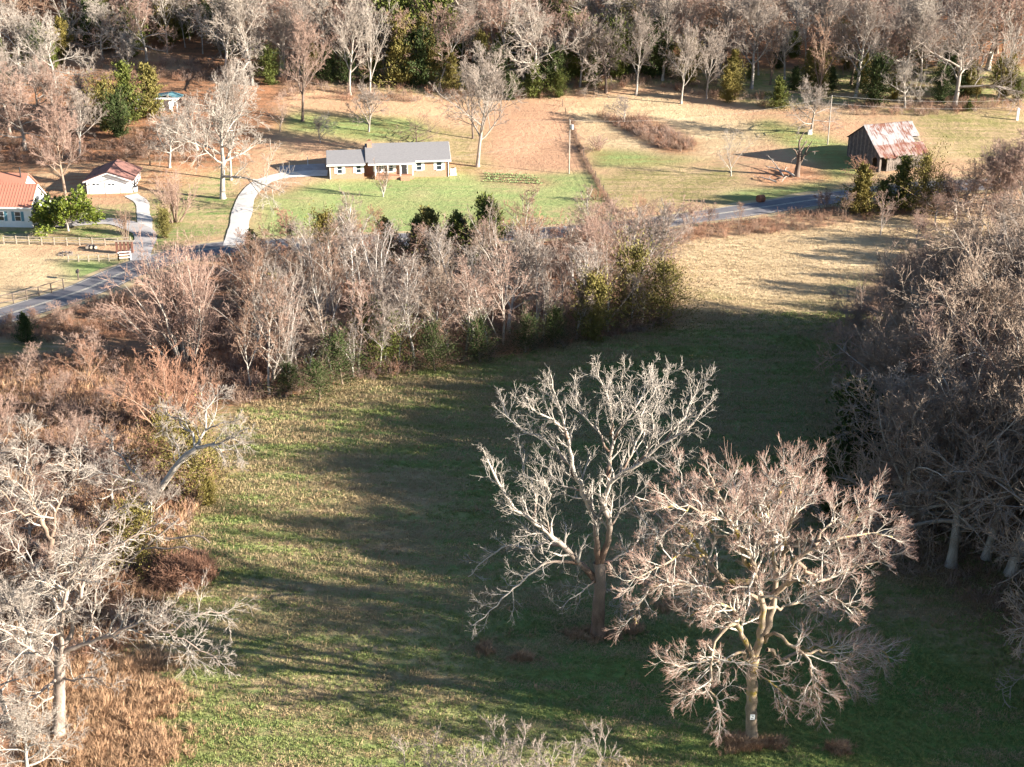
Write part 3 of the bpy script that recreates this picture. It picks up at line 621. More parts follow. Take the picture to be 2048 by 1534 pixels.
# --- brick ranch house
h0 = at(641, 358); rz = R(6.5)
house = empty('brick_house', (at(660, 358).x, at(660, 358).y, at(660, 358).z + 0.05), rz, 'long low brick ranch house with grey shingle roof and brick chimney', 'house')
def hwall(name, prof, axis_, a0, a1, mat='brick'): return MB().prism(prof, axis_, a0, a1).build(name, M[mat], house)
LW, TOT, DEP = 5.9, 20.6, 8.2
# garage wing (0..LW), slightly forward; main block LW..TOT
hwall('wing_wall', [(0, -1.2), (7.4, -1.2), (7.4, 2.55), (3.7, 3.95), (0, 2.55)], 'x', 0, LW)
hwall('main_wall', [(0.5, -1.2), (8.9, -1.2), (8.9, 2.75), (4.7, 4.55), (0.5, 2.75)], 'x', LW + 1.75, LW + 1.751 + 12.94)
hwall('link_wall', [(2.2, -1.2), (8.9, -1.2), (8.9, 2.72), (4.7, 4.45), (2.2, 3.2)], 'x', LW + 0.004, LW + 1.746)
wr = gable_roof('wing_roof', house, -0.45, LW + 0.30, -0.5, 7.9, 2.42, 4.0, 0.14, 'shingle')
mr = gable_roof('main_roof', house, LW + 0.36, TOT + 0.45, -0.15, 9.5, 2.62, 4.78, 0.16, 'shingle')
pr = MB().prism([(-0.75, 2.44), (-0.15, 2.70), (-0.15, 2.80), (-0.75, 2.56)], 'x', LW + 0.75, LW + 8.9).build('porch_roof', M['shingle'], house)
ch = MB(); ch.box(LW + 0.75, LW + 1.55, 3.55, 4.25, 3.6, 5.55); ch.box(LW + 0.69, LW + 1.61, 3.49, 4.31, 5.4, 5.52).build('chimney', M['brick'], mr)
MB().box(LW + 0.95, LW + 1.35, 3.72, 4.08, 5.5, 5.8).build('chimney_pot', M['rustbrown'], mr)
for nm, a, b, y, z in (('wing_fascia', -0.45, LW + 0.30, -0.53, 2.42), ('main_fascia', LW + 8.95, TOT + 0.45, -0.18, 2.62), ('porch_fascia', LW + 0.75, LW + 8.9, -0.79, 2.42)):
    MB().box(a, b, y - 0.04, y + 0.025, z - 0.10, z + 0.17).build(nm, M['white'], house)
MB().prism([(-0.5, 2.40), (3.7, 3.98), (7.9, 2.40), (7.9, 2.20), (3.7, 3.76), (-0.5, 2.20)], 'x', -0.50, -0.452).build('rake_board', M['white'], house)
MB().prism([(-0.15, 2.6), (4.7, 4.76), (9.5, 2.6), (9.5, 2.40), (4.7, 4.54), (-0.15, 2.40)], 'x', TOT + 0.452, TOT + 0.50).build('rake_board', M['white'], house)
window(house, 1.75, 0.95, 2.25, 0.75, -0.002, 'white'); window(house, 5.0, 0.95, 2.25, 0.75, -0.002, 'white')
window(house, LW + 9.6, 1.0, 2.35, 0.8, 0.498, 'white'); window(house, LW + 13.1, 1.0, 2.35, 0.8, 0.498, 'white')
window(house, LW + 4.3, 0.9, 2.25, 1.5, 0.498, 'white'); window(house, LW + 2.6, 0.9, 2.25, 0.8, 0.498, 'white')
d = MB().box(LW + 6.55, LW + 7.5, 0.42, 0.50, 0.38, 2.45).build('door', M['dark'], house)
MB().box(LW + 6.43, LW + 6.55, 0.40, 0.50, 0.38, 2.57).build('door_frame', M['white'], house); MB().box(LW + 7.5, LW + 7.62, 0.40, 0.50, 0.38, 2.57).build('door_frame', M['white'], house)
MB().box(LW + 7.35, LW + 7.42, 0.36, 0.42, 1.3, 1.42).build('handle', M['grey_metal'], d)
MB().box(LW + 1.85, LW + 8.6, -0.7, 0.5, -1.2, 0.35).build('porch_floor', M['brick'], house)
for k in range(4):
    x = LW + 2.0 + k * 2.15; MB().box(x - 0.09, x + 0.09, -0.68, -0.50, 0.35, 2.44).build('porch_post', M['white'], house)
for k in range(3): MB().box(LW + 6.3, LW + 7.9, -1.0 - 0.32 * k, -0.70 - 0.32 * k, -1.2, 0.18 - 0.2 * k).build('step', M['brick'], house)
for x, y in ((0.0, -0.06), (TOT - 0.05, 0.42)): MB().tube([(x + 0.06, y, -0.3), (x + 0.06, y, 2.5)], 0.06).build('downpipe', M['white'], house)
gd = MB(); gd.box(-0.06, 0.02, 1.2, 6.2, -0.1, 2.15)
gd = gd.build('garage_door', M['white'], house)
for k in range(4): MB().box(-0.075, -0.055, 1.25, 6.15, 0.0 + k * 0.53, 0.45 + k * 0.53).build('panel', M['white'], gd)
unit = empty('heat_pump', (house.matrix_basis @ Vector((TOT + 0.9, 1.6, 0))), rz, 'white outdoor heat pump unit at the end of the brick house', 'heat pump')
unit.location.z = float(hgt(unit.location.x, unit.location.y))
MB().box(-0.5, 0.5, -0.45, 0.45, 0.08, 1.15).build('casing', M['white'], unit, 0.03); MB().box(-0.65, 0.65, -0.6, 0.6, -0.1, 0.08).build('pad', M['stone'], unit)
for k in range(6): MB().box(-0.44, 0.44, -0.465, -0.448, 0.2 + k * 0.15, 0.28 + k * 0.15).build('louvre', M['grey_metal'], unit)
MB().tube([(0, 0, 1.15), (0, 0, 1.22)], 0.33, 12).build('fan_guard', M['dark'], unit)

# --- white farmhouse, two gables with orange-red metal roofs
p = at(66, 455)
farm = empty('farmhouse', p, R(-5), 'white farmhouse with orange-red metal roof and teal shutters', 'house')
MB().prism([(0, -0.8), (6.2, -0.8), (6.2, 3.3), (3.1, 6.0), (0, 3.3)], 'x', -8, 0).build('front_wall', M['siding'], farm)
MB().prism([(6.2, -0.8), (13, -0.8), (13, 3.2), (9.6, 5.9), (6.2, 3.2)], 'x', -16, -4.2).build('rear_wall', M['siding'], farm)
fr = gable_roof('front_roof', farm, -8, 0.3, -0.4, 6.6, 3.18, 6.1, 0.12, 'red_roof'); gable_roof('rear_roof', farm, -16, -3.9, 5.9, 13.4, 3.1, 6.0, 0.12, 'red_roof')
for k in range(18): MB().prism([(-0.4, 3.30), (3.1, 6.22), (3.1, 6.27), (-0.4, 3.35)], 'x', -8 + k * 0.48, -7.96 + k * 0.48).build('seam', M['red_roof'], fr)
MB().prism([(-0.4, 3.16), (3.1, 6.08), (6.6, 3.16), (6.6, 2.96), (3.1, 5.86), (-0.4, 2.96)], 'x', 0.302, 0.34).build('rake_board', M['white'], farm)
MB().box(-8, 0.3, -0.44, -0.402, 3.05, 3.3).build('fascia', M['white'], farm)
window(farm, -2.2, 1.05, 2.45, 0.85, -0.002, 'teal'); window(farm, -4.9, 1.05, 2.45, 0.85, -0.002, 'teal')
MB().tube([(-5.0, 9.0, 5.0), (-5.0, 9.0, 7.2)], 0.11, 8).build('stove_pipe', M['dark'], farm)
fr2 = MB().box(-0.02, 0.015, 2.6, 3.6, 3.6, 4.5).build('gable_vent', M['white'], farm)

# --- white garage with brown roof, gable to the front
p = at(175, 388)
gar = empty('garage', p, R(3), 'low white two-door garage with faded brown metal roof', 'garage')
GW, GD = 7.4, 8.0
MB().prism([(0, -0.6), (GW, -0.6), (GW, 2.35), (GW / 2, 3.7), (0, 2.35)], 'y', 0, GD).build('wall', M['siding'], gar)
MB().prism([(-0.45, 2.2), (GW / 2, 3.74), (GW + 0.45, 2.2), (GW + 0.45, 2.32), (GW / 2, 3.86), (-0.45, 2.32)], 'y', -0.45, GD + 0.4).build('roof', M['brown_roof'], gar)
MB().prism([(-0.45, 2.18), (GW / 2, 3.72), (GW + 0.45, 2.18), (GW + 0.45, 2.0), (GW / 2, 3.5), (-0.45, 2.0)], 'y', -0.5, -0.452).build('rake_board', M['white'], gar)
for k in range(2):
    x = 0.45 + k * 2.55; dr = MB().box(x, x + 2.3, -0.045, 0.0, -0.1, 2.0).build('garage_door', M['white'], gar)
    for i in range(4): MB().box(x + 0.05, x + 2.25, -0.06, -0.04, -0.05 + i * 0.5, 0.40 + i * 0.5).build('panel', M['white'], dr)
    for i in range(2): MB().box(x + 0.6 + i * 0.62, x + 1.05 + i * 0.62, -0.075, -0.055, 1.5, 1.72).build('pane', M['glass'], dr)
MB().box(GW - 0.06, GW - 0.0 + 0.04, 2.2, 3.1, 0, 2.05).build('side_door', M['dark'], gar)
MB().box(5.62, 5.70, -0.05, 0.0, -0.3, 2.3).build('trim_board', M['grey_metal'], gar)
bn = empty('trash_bin', gar.matrix_basis @ Vector((GW + 0.5, 0.7, 0)), 0, 'grey wheeled bin by the corner of the white garage', 'bin')
MB().hexa([(-0.25, -0.3, 0.05), (0.25, -0.3, 0.05), (0.25, 0.3, 0.05), (-0.25, 0.3, 0.05), (-0.3, -0.36, 1.0), (0.3, -0.36, 1.0), (0.3, 0.36, 1.0), (-0.3, 0.36, 1.0)]).build('body', M['grey_metal'], bn)
MB().box(-0.33, 0.33, -0.4, 0.4, 1.0, 1.07).build('lid', M['dark'], bn)
for s in (-1, 1): MB().tube([(s * 0.24, 0.32, 0.12), (s * 0.31, 0.32, 0.12)], 0.12, 10).build('wheel', M['dark'], bn)

# --- little white pavilion with teal roof behind the trees
p = at(326, 222)
pav = empty('pavilion', p, R(-4), 'small white outbuilding with teal roof half hidden by bare trees', 'outbuilding')
MB().box(-2.6, 1.2, 0, 4.5, -1, 2.3).build('wall', M['siding'], pav)
MB().prism([(-3.2, 2.3), (0.9, 2.95), (3.2, 2.3), (3.2, 2.42), (0.9, 3.07), (-3.2, 2.42)], 'y', 0.6, 4).build('roof', M['teal_roof'], pav)
MB().box(-3.25, 3.25, -0.56, 0.58, 2.32, 2.5).build('canopy', M['white'], pav)
for x in (1.8, 2.9): MB().box(x - 0.12, x + 0.12, -0.3, -0.06, -1, 2.3).build('post', M['white'], pav)
MB().box(-5.8, -2.7, 0.6, 4.0, -1, 1.8).build('lean_to', M['siding'], pav)
MB().box(-6.1, -2.65, 0.3, 4.3, 1.81, 1.95).build('lean_to_roof', M['white'], pav)
window(pav, -0.8, 0.8, 1.7, 0.8, -0.002)

# --- tumbledown barn: board walls with gaps, rust-streaked tin sheets
p = at(1757, 345)
barn = empty('barn', p, R(19), 'weathered board barn with rust-streaked tin roof', 'barn')
BL, BD, ZE, ZR, BB = 9.4, 10.6, 2.9, 7.2, 4.1      # length, depth, front eave, ridge, back eave
rs = random.Random(5)
RY = 5.6
def roof_z(y): return ZE + (ZR - ZE) * y / RY if y < RY else ZR + (BB - ZR) * (y - RY) / (BD - RY)
nb = 26
for k in range(nb):      # left gable, board by board
    y0 = k * BD / nb; y1 = y0 + BD / nb - rs.uniform(0.01, 0.05)
    if k in (2, 3, 4, 5): zb = 2.3 + rs.uniform(-0.2, 0.3)          # the open bay near the front
    else: zb = -0.6 + rs.uniform(0, 0.12)
    MB().prism([(y0, zb), (y1, zb), (y1, roof_z(y1) - 0.12), (y0, roof_z(y0) - 0.12)], 'x', rs.uniform(-0.03, 0), 0.035).build('gable_board', M['barnwood_dark' if k % 3 else 'barnwood'], barn)
    MB().prism([(y0, -0.6), (y1, -0.6), (y1, roof_z(y1) - 0.12), (y0, roof_z(y0) - 0.12)], 'x', BL - 0.035, BL).build('gable_board', M['barnwood'], barn)
nf = 24
for k in range(nf):      # front
    x0 = k * BL / nf; x1 = x0 + BL / nf - rs.uniform(0.01, 0.06)
    if 1 <= k <= 3: continue
    MB().box(x0, x1, -0.03, 0.01, -0.6, ZE - rs.uniform(0.0, 0.25)).build('front_board', M['barnwood'], barn)
MB().box(0.04, BL - 0.04, BD - 0.04, BD, -0.6, BB - 0.1).build('back_wall', M['barnwood_dark'], barn)
for x, y in ((0.15, 0.15), (1.7, 0.12), (BL - 0.2, 0.15), (0.15, 2.6)): MB().box(x - 0.1, x + 0.1, y - 0.1, y + 0.1, -0.6, roof_z(y) - 0.1).build('post', M['fencewood'], barn)
MB().box(0, BL, 0.05, 0.2, ZE - 0.25, ZE - 0.08).build('beam', M['fencewood'], barn)
for k in range(9): MB().hexa([(0.3 + k * 1.1, 0.0, ZE - 0.2), (0.38 + k * 1.1, 0.0, ZE - 0.2), (0.38 + k * 1.1, RY, ZR - 0.25), (0.3 + k * 1.1, RY, ZR - 0.25), (0.3 + k * 1.1, 0.0, ZE - 0.05), (0.38 + k * 1.1, 0.0, ZE - 0.05), (0.38 + k * 1.1, RY, ZR - 0.1), (0.3 + k * 1.1, RY, ZR - 0.1)]).build('rafter', M['barnwood'], barn)
rf = MB().box(-0.3, BL + 0.3, RY - 0.12, RY + 0.12, ZR + 0.05, ZR + 0.10).build('roof_ridge_cap', M['tin'], barn)
ns = 13
def corr(x0, x1, ya, yb, zoff, lift):      # one corrugated tin sheet between two slope positions
    n = 9; vs = []; fs = []
    for j, y in enumerate((ya, yb)):
        for i in range(n):
            x = x0 + (x1 - x0) * i / (n - 1); vs.append((x, y, roof_z(max(y, 0)) + (min(y, 0)) * 0.5 + zoff + (0.025 if i % 2 else 0) + lift[j]))
    for i in range(n - 1): fs.append((i, i + 1, n + i + 1, n + i))
    vs += [(a, b, c - 0.02) for a, b, c in vs]; m = 2 * n
    for i in range(n - 1): fs.append((m + i, m + n + i, m + n + i + 1, m + i + 1))
    for i in range(n - 1): fs += [(i, m + i, m + i + 1, i + 1), (n + i, n + i + 1, m + n + i + 1, m + n + i)]
    fs += [(0, n, m + n, m), (n - 1, m + n - 1, m + 2 * n - 1, 2 * n - 1)]
    return MB().add(vs, fs)
for k in range(ns):
    x0 = -0.3 + k * (BL + 0.6) / ns; x1 = x0 + (BL + 0.6) / ns + 0.03
    lo = 2.35 if k < ns - 2 else 2.1 + 0.6 * (k - ns + 2)
    corr(x0, x1, RY - 0.02, 3.75, 0.02 + 0.003 * (k % 2), (0, 0)).build('tin_sheet', M['tin'], barn)
    if k < ns - 2: corr(x0, x1, 3.85, 1.75, 0.05 + 0.003 * (k % 2), (0, rs.uniform(0, 0.06))).build('tin_sheet', M['tin'], barn)
    else: corr(x0, x1, 3.85, 2.9, 0.05, (0, 0.05)).build('tin_sheet', M['tin'], barn)
    sag = rs.uniform(-0.12, 0.1)
    corr(x0, x1 , 1.85 , -0.75 + rs.uniform(-0.15, 0.3), 0.09 + 0.003 * (k % 2), (0, sag)).build('tin_sheet', M['tin_rusty'], barn)
    corr(x0, x1, RY + 0.02, BD + 0.4, 0.02 + 0.003 * (k % 2), (0, 0)).build('tin_sheet', M['tin'], barn)
for k in range(4): MB().box(BL - 1.5, BL + 0.2, 1.95 + k * 0.25, 2.05 + k * 0.25, roof_z(2 + k * 0.25) - 0.06, roof_z(2 + k * 0.25) + 0.02).build('lath', M['fencewood'], barn)

# ------------------------------------------------------------------ poles and wires
def pole(px, py, H, r, label, gear=True):
    b = at(px, py); e = empty('utility_pole', b, 0, label, 'utility pole', 'utility poles of the farm valley')
    MB().tube([(0, 0, -0.5), (0, 0, H * 0.5), (0.02, 0, H)], r, 10, r * 0.7).build('post', M['polewood'], e)
    if gear:
        MB().tube([(0.42, -0.1, H * 0.83), (0.42, -0.1, H * 0.91)], 0.24, 12).build('transformer', M['grey_metal'], e); MB().box(0.1, 0.3, -0.14, -0.06, H * 0.85, H * 0.88).build('bracket', M['grey_metal'], e)
        MB().box(-0.05, 0.05, -0.5, 0.5, H * 0.97, H * 0.98).build('crossarm', M['polewood'], e)
        for s in (-1, 1): MB().tube([(0, s * 0.42, H * 0.98), (0, s * 0.42, H * 1.0)], 0.05, 6).build('insulator', M['stone'], e)
    return b, H
b1, H1 = pole(1138, 347, 9.6, 0.12, 'utility pole with grey transformer beside the fence line')
b2, H2 = pole(1655, 289, 9.2, 0.11, 'bare pale utility pole standing behind the old barn', False)
b3 = at(2034, 240); pe = empty('marker_post', b3, 0, 'short white marker post at the edge of the far field', 'post')
MB().box(-0.2, 0.2, -0.2, 0.2, -0.3, 2.1).build('shaft', M['white'], pe); MB().hexa([(-0.28, -0.28, 2.1), (0.28, -0.28, 2.1), (0.28, 0.28, 2.1), (-0.28, 0.28, 2.1), (-0.05, -0.05, 2.4), (0.05, -0.05, 2.4), (0.05, 0.05, 2.4), (-0.05, 0.05, 2.4)]).build('cap', M['white'], pe)
def wire(a, b, sag, label):
    a, b = Vector(a), Vector(b); pts = [a.lerp(b, i / 24) - Vector((0, 0, sag * 4 * (i / 24) * (1 - i / 24))) for i in range(25)]
    o = MB().tube(pts, 0.010, 4).build('power_line', M['wire']); tag(o, label, 'wire', 'overhead wires'); return o
hc = house.matrix_basis @ Vector((TOT - 0.2, 0.6, 3.0))
wire(b1 + Vector((0, 0, H1 * 0.72)), hc, 0.5, 'service wire from the transformer pole down to the brick house')
wire(b1 + Vector((0, 0, H1 * 0.98)), (at(640, 300) + Vector((0, 0, 9))), 1.0, 'thin wire running left from the transformer pole above the brick house')
far_ = onplane(2150, 190, b2.y + 22)
for s in (0, 1): wire(b2 + Vector((0, 0, H2 * (0.99 - 0.15 * s))), far_ - Vector((0, 0, 1.4 * s)), 1.2, ['upper wire strung right from the pale pole behind the barn', 'lower wire strung right from the pale pole behind the barn'][s])
wire(b1 + Vector((0, 0, H1 * 0.99)), b2 + Vector((0, 0, H2 * 0.97)), 1.6, 'wire spanning the hillside between the two utility poles')

# ------------------------------------------------------------------ fences
def fence(pts, label, npost, Hp, nrail, mat, seed, pr=0.07):
    P = [at(*q) for q in pts]; seglen = [(P[i + 1] - P[i]).length for i in range(len(P) - 1)]; tot = sum(seglen); e = empty('rail_fence', P[0], 0, label, 'fence', 'wooden fences at the white farmhouse'); rr = random.Random(seed)
    pos = []
    for k in range(npost):
        s = tot * k / (npost - 1); i = 0
        while i < len(seglen) - 1 and s > seglen[i]: s -= seglen[i]; i += 1
        q = P[i].lerp(P[i + 1], min(1, s / seglen[i])); q.z = float(hgt(q.x, q.y)); pos.append(q - P[0])
    for q in pos: MB().box(q.x - pr, q.x + pr, q.y - pr, q.y + pr, q.z - 0.3, q.z + Hp * rr.uniform(0.95, 1.1)).build('post', M[mat], e)
    for a, b in zip(pos[:-1], pos[1:]):
        for r in range(nrail):
            z = Hp * (0.3 + 0.62 * r / max(1, nrail - 1)); j = rr.uniform(-0.06, 0.06)
            u = (b - a).normalized(); n_ = Vector((-u.y, u.x, 0)) * 0.025; up_ = Vector((0, 0, 0.13)); a2, b2_ = a + u * (pr + 0.01), b - u * (pr + 0.01)
            A_ = a2 + Vector((0, 0, z)); B_ = b2_ + Vector((0, 0, z + j))
            MB().hexa([A_ - n_, B_ - n_, B_ + n_, A_ + n_, A_ - n_ + up_, B_ - n_ + up_, B_ + n_ + up_, A_ + n_ + up_]).build('rail', M[mat], e)
fence([(8, 488), (196, 492), (262, 491)], 'grey three-rail fence in front of the white farmhouse lawn', 11, 1.25, 3, 'fencewood', 1)
fence([(137, 524), (238, 522)], 'pale two-rail fence along the yard by the road', 6, 1.1, 2, 'fencewood', 2)
gt = fence([(238, 522), (262, 520)], 'white three-board gate panel at the end of the yard fence', 2, 1.35, 3, 'white', 3)
fence([(-30, 618), (40, 605), (84, 592), (128, 580)], 'dark split-rail fence beside the road verge', 7, 1.5, 2, 'fencewood_dark', 4)
# wire fence with weedy posts climbing the hill
P0 = [at(*q) for q in ((1125, 213), (1140, 250), (1165, 310), (1195, 365), (1232, 428))]
hf = empty('wire_fence', P0[-1], 0, 'overgrown wire fence line climbing the hill behind the transformer pole', 'fence')
rr = random.Random(8); path = smooth_path([tuple(q[:2]) for q in P0], 0.5)
fp = path[::9]
for x, y in fp:
    z = float(hgt(x, y)); q = Vector((x, y, z)) - P0[-1]; MB().tube([q - Vector((0, 0, 0.3)), q + Vector((rr.uniform(-0.1, 0.1), 0, rr.uniform(1.1, 1.5)))], 0.07, 6).build('post', M['fencewood_dark'], hf)
for h in (0.4, 0.75, 1.1):
    MB().tube([Vector((x, y, float(hgt(x, y)) + h)) - P0[-1] for x, y in path[::3]], 0.012, 3).build('strand', M['fencewood_dark'], hf)

# ------------------------------------------------------------------ small things about the yards
def mailbox(px, py, label):
    e = empty('mailbox', at(px, py), 0, label, 'mailbox'); MB().box(-0.08, 0.08, -0.08, 0.08, -0.3, 1.1).build('post', M['fencewood_dark'], e)
    n = 8; MB().prism([(-0.16, 1.1), (0.16, 1.1)] + [(0.16 * math.cos(a), 1.38 + 0.16 * math.sin(a)) for a in [math.pi * i / n for i in range(n + 1)]], 'y', -0.35, 0.3).build('box', M['dark'], e); MB().box(0.165, 0.19, -0.1, 0.0, 1.3, 1.55).build('flag', M['rustbrown'], e)
mailbox(157, 560, 'black mailbox on a post beside the road junction')
st = empty('wood_rack', at(250, 507), R(2), 'dark brown slatted wood rack at the corner of the yard', 'wood rack')
for i in range(5): MB().box(-1.25 + i * 0.56, -0.95 + i * 0.56, -0.14, 0.14, -0.1, 1.75 + 0.1 * (i % 2)).build('slab', M['wood_stack'], st)
for z in (0.3, 1.2): MB().box(-1.3, 1.45, 0.15, 0.25, z, z + 0.16).build('rail', M['fencewood'], st)
MB().box(-1.35, 1.5, -0.22, 0.3, 1.87, 1.95).build('shelf', M['fencewood'], st)
for k in range(3):
    q = at(176 + k * 6.5, 496.5); e = empty('log', q, R(20 * k), ['leftmost cut log of three under the grey fence', 'middle cut log of three under the grey fence', 'rightmost cut log of three under the grey fence'][k], 'log', 'cut logs under the fence')
    MB().tube([(0, -0.5, 0.24), (0, 0.5, 0.24)], 0.27, 10).build('bark', M['barnwood_dark'], e); MB().tube([(0, -0.515, 0.24), (0, -0.502, 0.24)], 0.23, 10).build('cut_face', M['fencewood'], e)
q = at(131, 508); e = empty('fire_ring', q, 0, 'low ring of stones and charred sticks on the bare yard', 'fire ring'); rr = random.Random(3)
for k in range(11):
    a = k * 6.283 / 11; s = rr.uniform(0.14, 0.22); x, y = 0.95 * math.cos(a), 0.95 * math.sin(a)
    MB().hexa([(x - s, y - s, -0.1), (x + s, y - s * .8, -0.1), (x + s * .9, y + s, -0.1), (x - s, y + s * .9, -0.1), (x - s * .7, y - s * .6, s), (x + s * .6, y - s * .6, s * .9), (x + s * .7, y + s * .6, s), (x - s * .6, y + s * .7, s * 1.1)]).build('stone', M['barnwood'], e)
for k in range(5): a = k * 1.3; MB().tube([(math.cos(a) * .8, math.sin(a) * .8, .05), (-math.cos(a) * .2, -math.sin(a) * .2, .35)], 0.05, 6).build('stick', M['barnwood_dark'], e)
q = at(1521, 404); e = empty('hay_bale', q, R(25), 'rusty brown round bale by the road edge below the barn', 'bale')
MB().tube([(-0.55, 0, 0.6), (0.55, 0, 0.6)], 0.62, 18).build('roll', M['rustbrown'], e)
for x in (-0.35, 0, 0.35): MB().tube([(x - 0.02, 0, 0.6), (x + 0.02, 0, 0.6)], 0.635, 18).build('twine', M['wood_stack'], e)
q = at(1619, 268); e = empty('white_stone', q, 0, 'pale block of stone at the foot of the pasture tree', 'stone')
MB().hexa([(-.45, -.4, -.2), (.45, -.4, -.2), (.4, .4, -.2), (-.4, .4, -.2), (-.3, -.3, .8), (.25, -.3, .95), (.25, .3, .9), (-.3, .3, .75)]).build('block', M['stone'], e, 0.06)
e = empty('vegetable_bed', at(1020, 357), 0, 'tilled garden bed with rows of leafy greens on the lawn', 'garden bed'); rr = np.random.default_rng(9)
c0 = at(1020, 357)
for j in range(4):
    n = 260; a, b = Vector((-4.6, -2.2 + j * 1.5, 0)), Vector((5.6 - 0.4 * j, -3.0 + j * 1.5, 0)); t = rr.random(n)
    C = np.array([a.lerp(b, x) for x in t]) + rr.normal(size=(n, 3)) * [0.1, 0.22, 0]; C[:, 2] = hgt(C[:, 0] + c0.x, C[:, 1] + c0.y) - c0.z + 0.15 + 0.12 * rr.random(n)
    V, F = leaf_tris(rr, C, nrm(rr.normal(size=(n, 3)) * [1, 1, 0.3] + [0, 0, 0.8]), 0.2, 0.7); tag(link('crop_row', mesh_np('crop_row', V, F, M['crop']), e), None, None, None, 'stuff')
MB().tube([at(622, 343) - at(612, 343) + Vector((0, 0, -0.2)), at(622, 343) - at(612, 343) + Vector((0, 0, 1.6))], 0.05, 6).build('standpipe', M['white'], tag(empty('yard_hydrant', at(606, 331), 0), 'thin white standpipe behind the parking pad', 'standpipe'))

# ------------------------------------------------------------------ individual trees, limb by limb
def traced(name, label, cat, org, k, base, limbs, trunk_n, dens, len1, levels, rmin, tm, cm, seed, jit=0.10, group=None, foot=None, t0=0.15, fat=1.0):
    """limbs: (points as seen, depth from, depth to (m), radius from, radius to); the first trunk_n are the stem"""
    g = np.random.default_rng(seed); o = lambda p: (org[0] + p[0] * k, org[1] + p[1] * k)
    b = at(*o(base)) if foot is None else Vector((foot[0], foot[1], float(hgt(*foot))))
    e = empty(name, b, 0, label, cat, group); tb, cb = [], []
    for li, (pts, d0, d1, r0, r1) in enumerate(limbs):
        n = len(pts); W = np.array([onplane(*o(p), b.y + d0 + (d1 - d0) * (i / max(1, n - 1))) - b for i, p in enumerate(pts)])
        if li == 0 and foot is None: W[0] = (0, 0, -0.4)
        P = smooth_path(W, 0.6); L = float(np.sum(np.linalg.norm(np.diff(P, axis=0), axis=1)))
        m = max(6, min(26, int(L * 1.6))); s = np.concatenate([[0], np.cumsum(np.linalg.norm(np.diff(P, axis=0), axis=1))]); q = np.linspace(0, L, m + 1)
        P = np.stack([np.interp(q, s, P[:, c]) for c in range(3)], -1)
        w_ = g.normal(size=(m + 1, 3)) * jit * (1 if r0 < 0.2 else 0.5 if li else 0.2); w_[0] = 0; P = P + w_
        t = np.linspace(0, 1, m + 1); Rr = r0 + (r1 - r0) * t ** 0.8
        if li == 0: Rr[0] *= 1.5; Rr[1] *= 1.12
        Rr = Rr * (0.9 * fat if li >= trunk_n else 0.95)
        tb.append((P[None], Rr[None], 9 if r0 > 0.25 else 6, 0.0, 0.25 if li >= trunk_n else 0.05))
        if li >= trunk_n or dens < 0:
            lv = [dict(levels[0], n=max(2, int(round(L * abs(dens)))), lf=len1 / L, t0=t0)] + levels[1:]
            cb += ramify(g, P[None], Rr[None], np.array([L]), lv, rmin, centre=np.array([0, 0, 6.0]), tips=(0.15, 1.0))
    link('trunk', wood_mesh('trunk', tb, M[tm]), e); link('crown', wood_mesh('crown', cb, M[cm]), e)
    return e, b

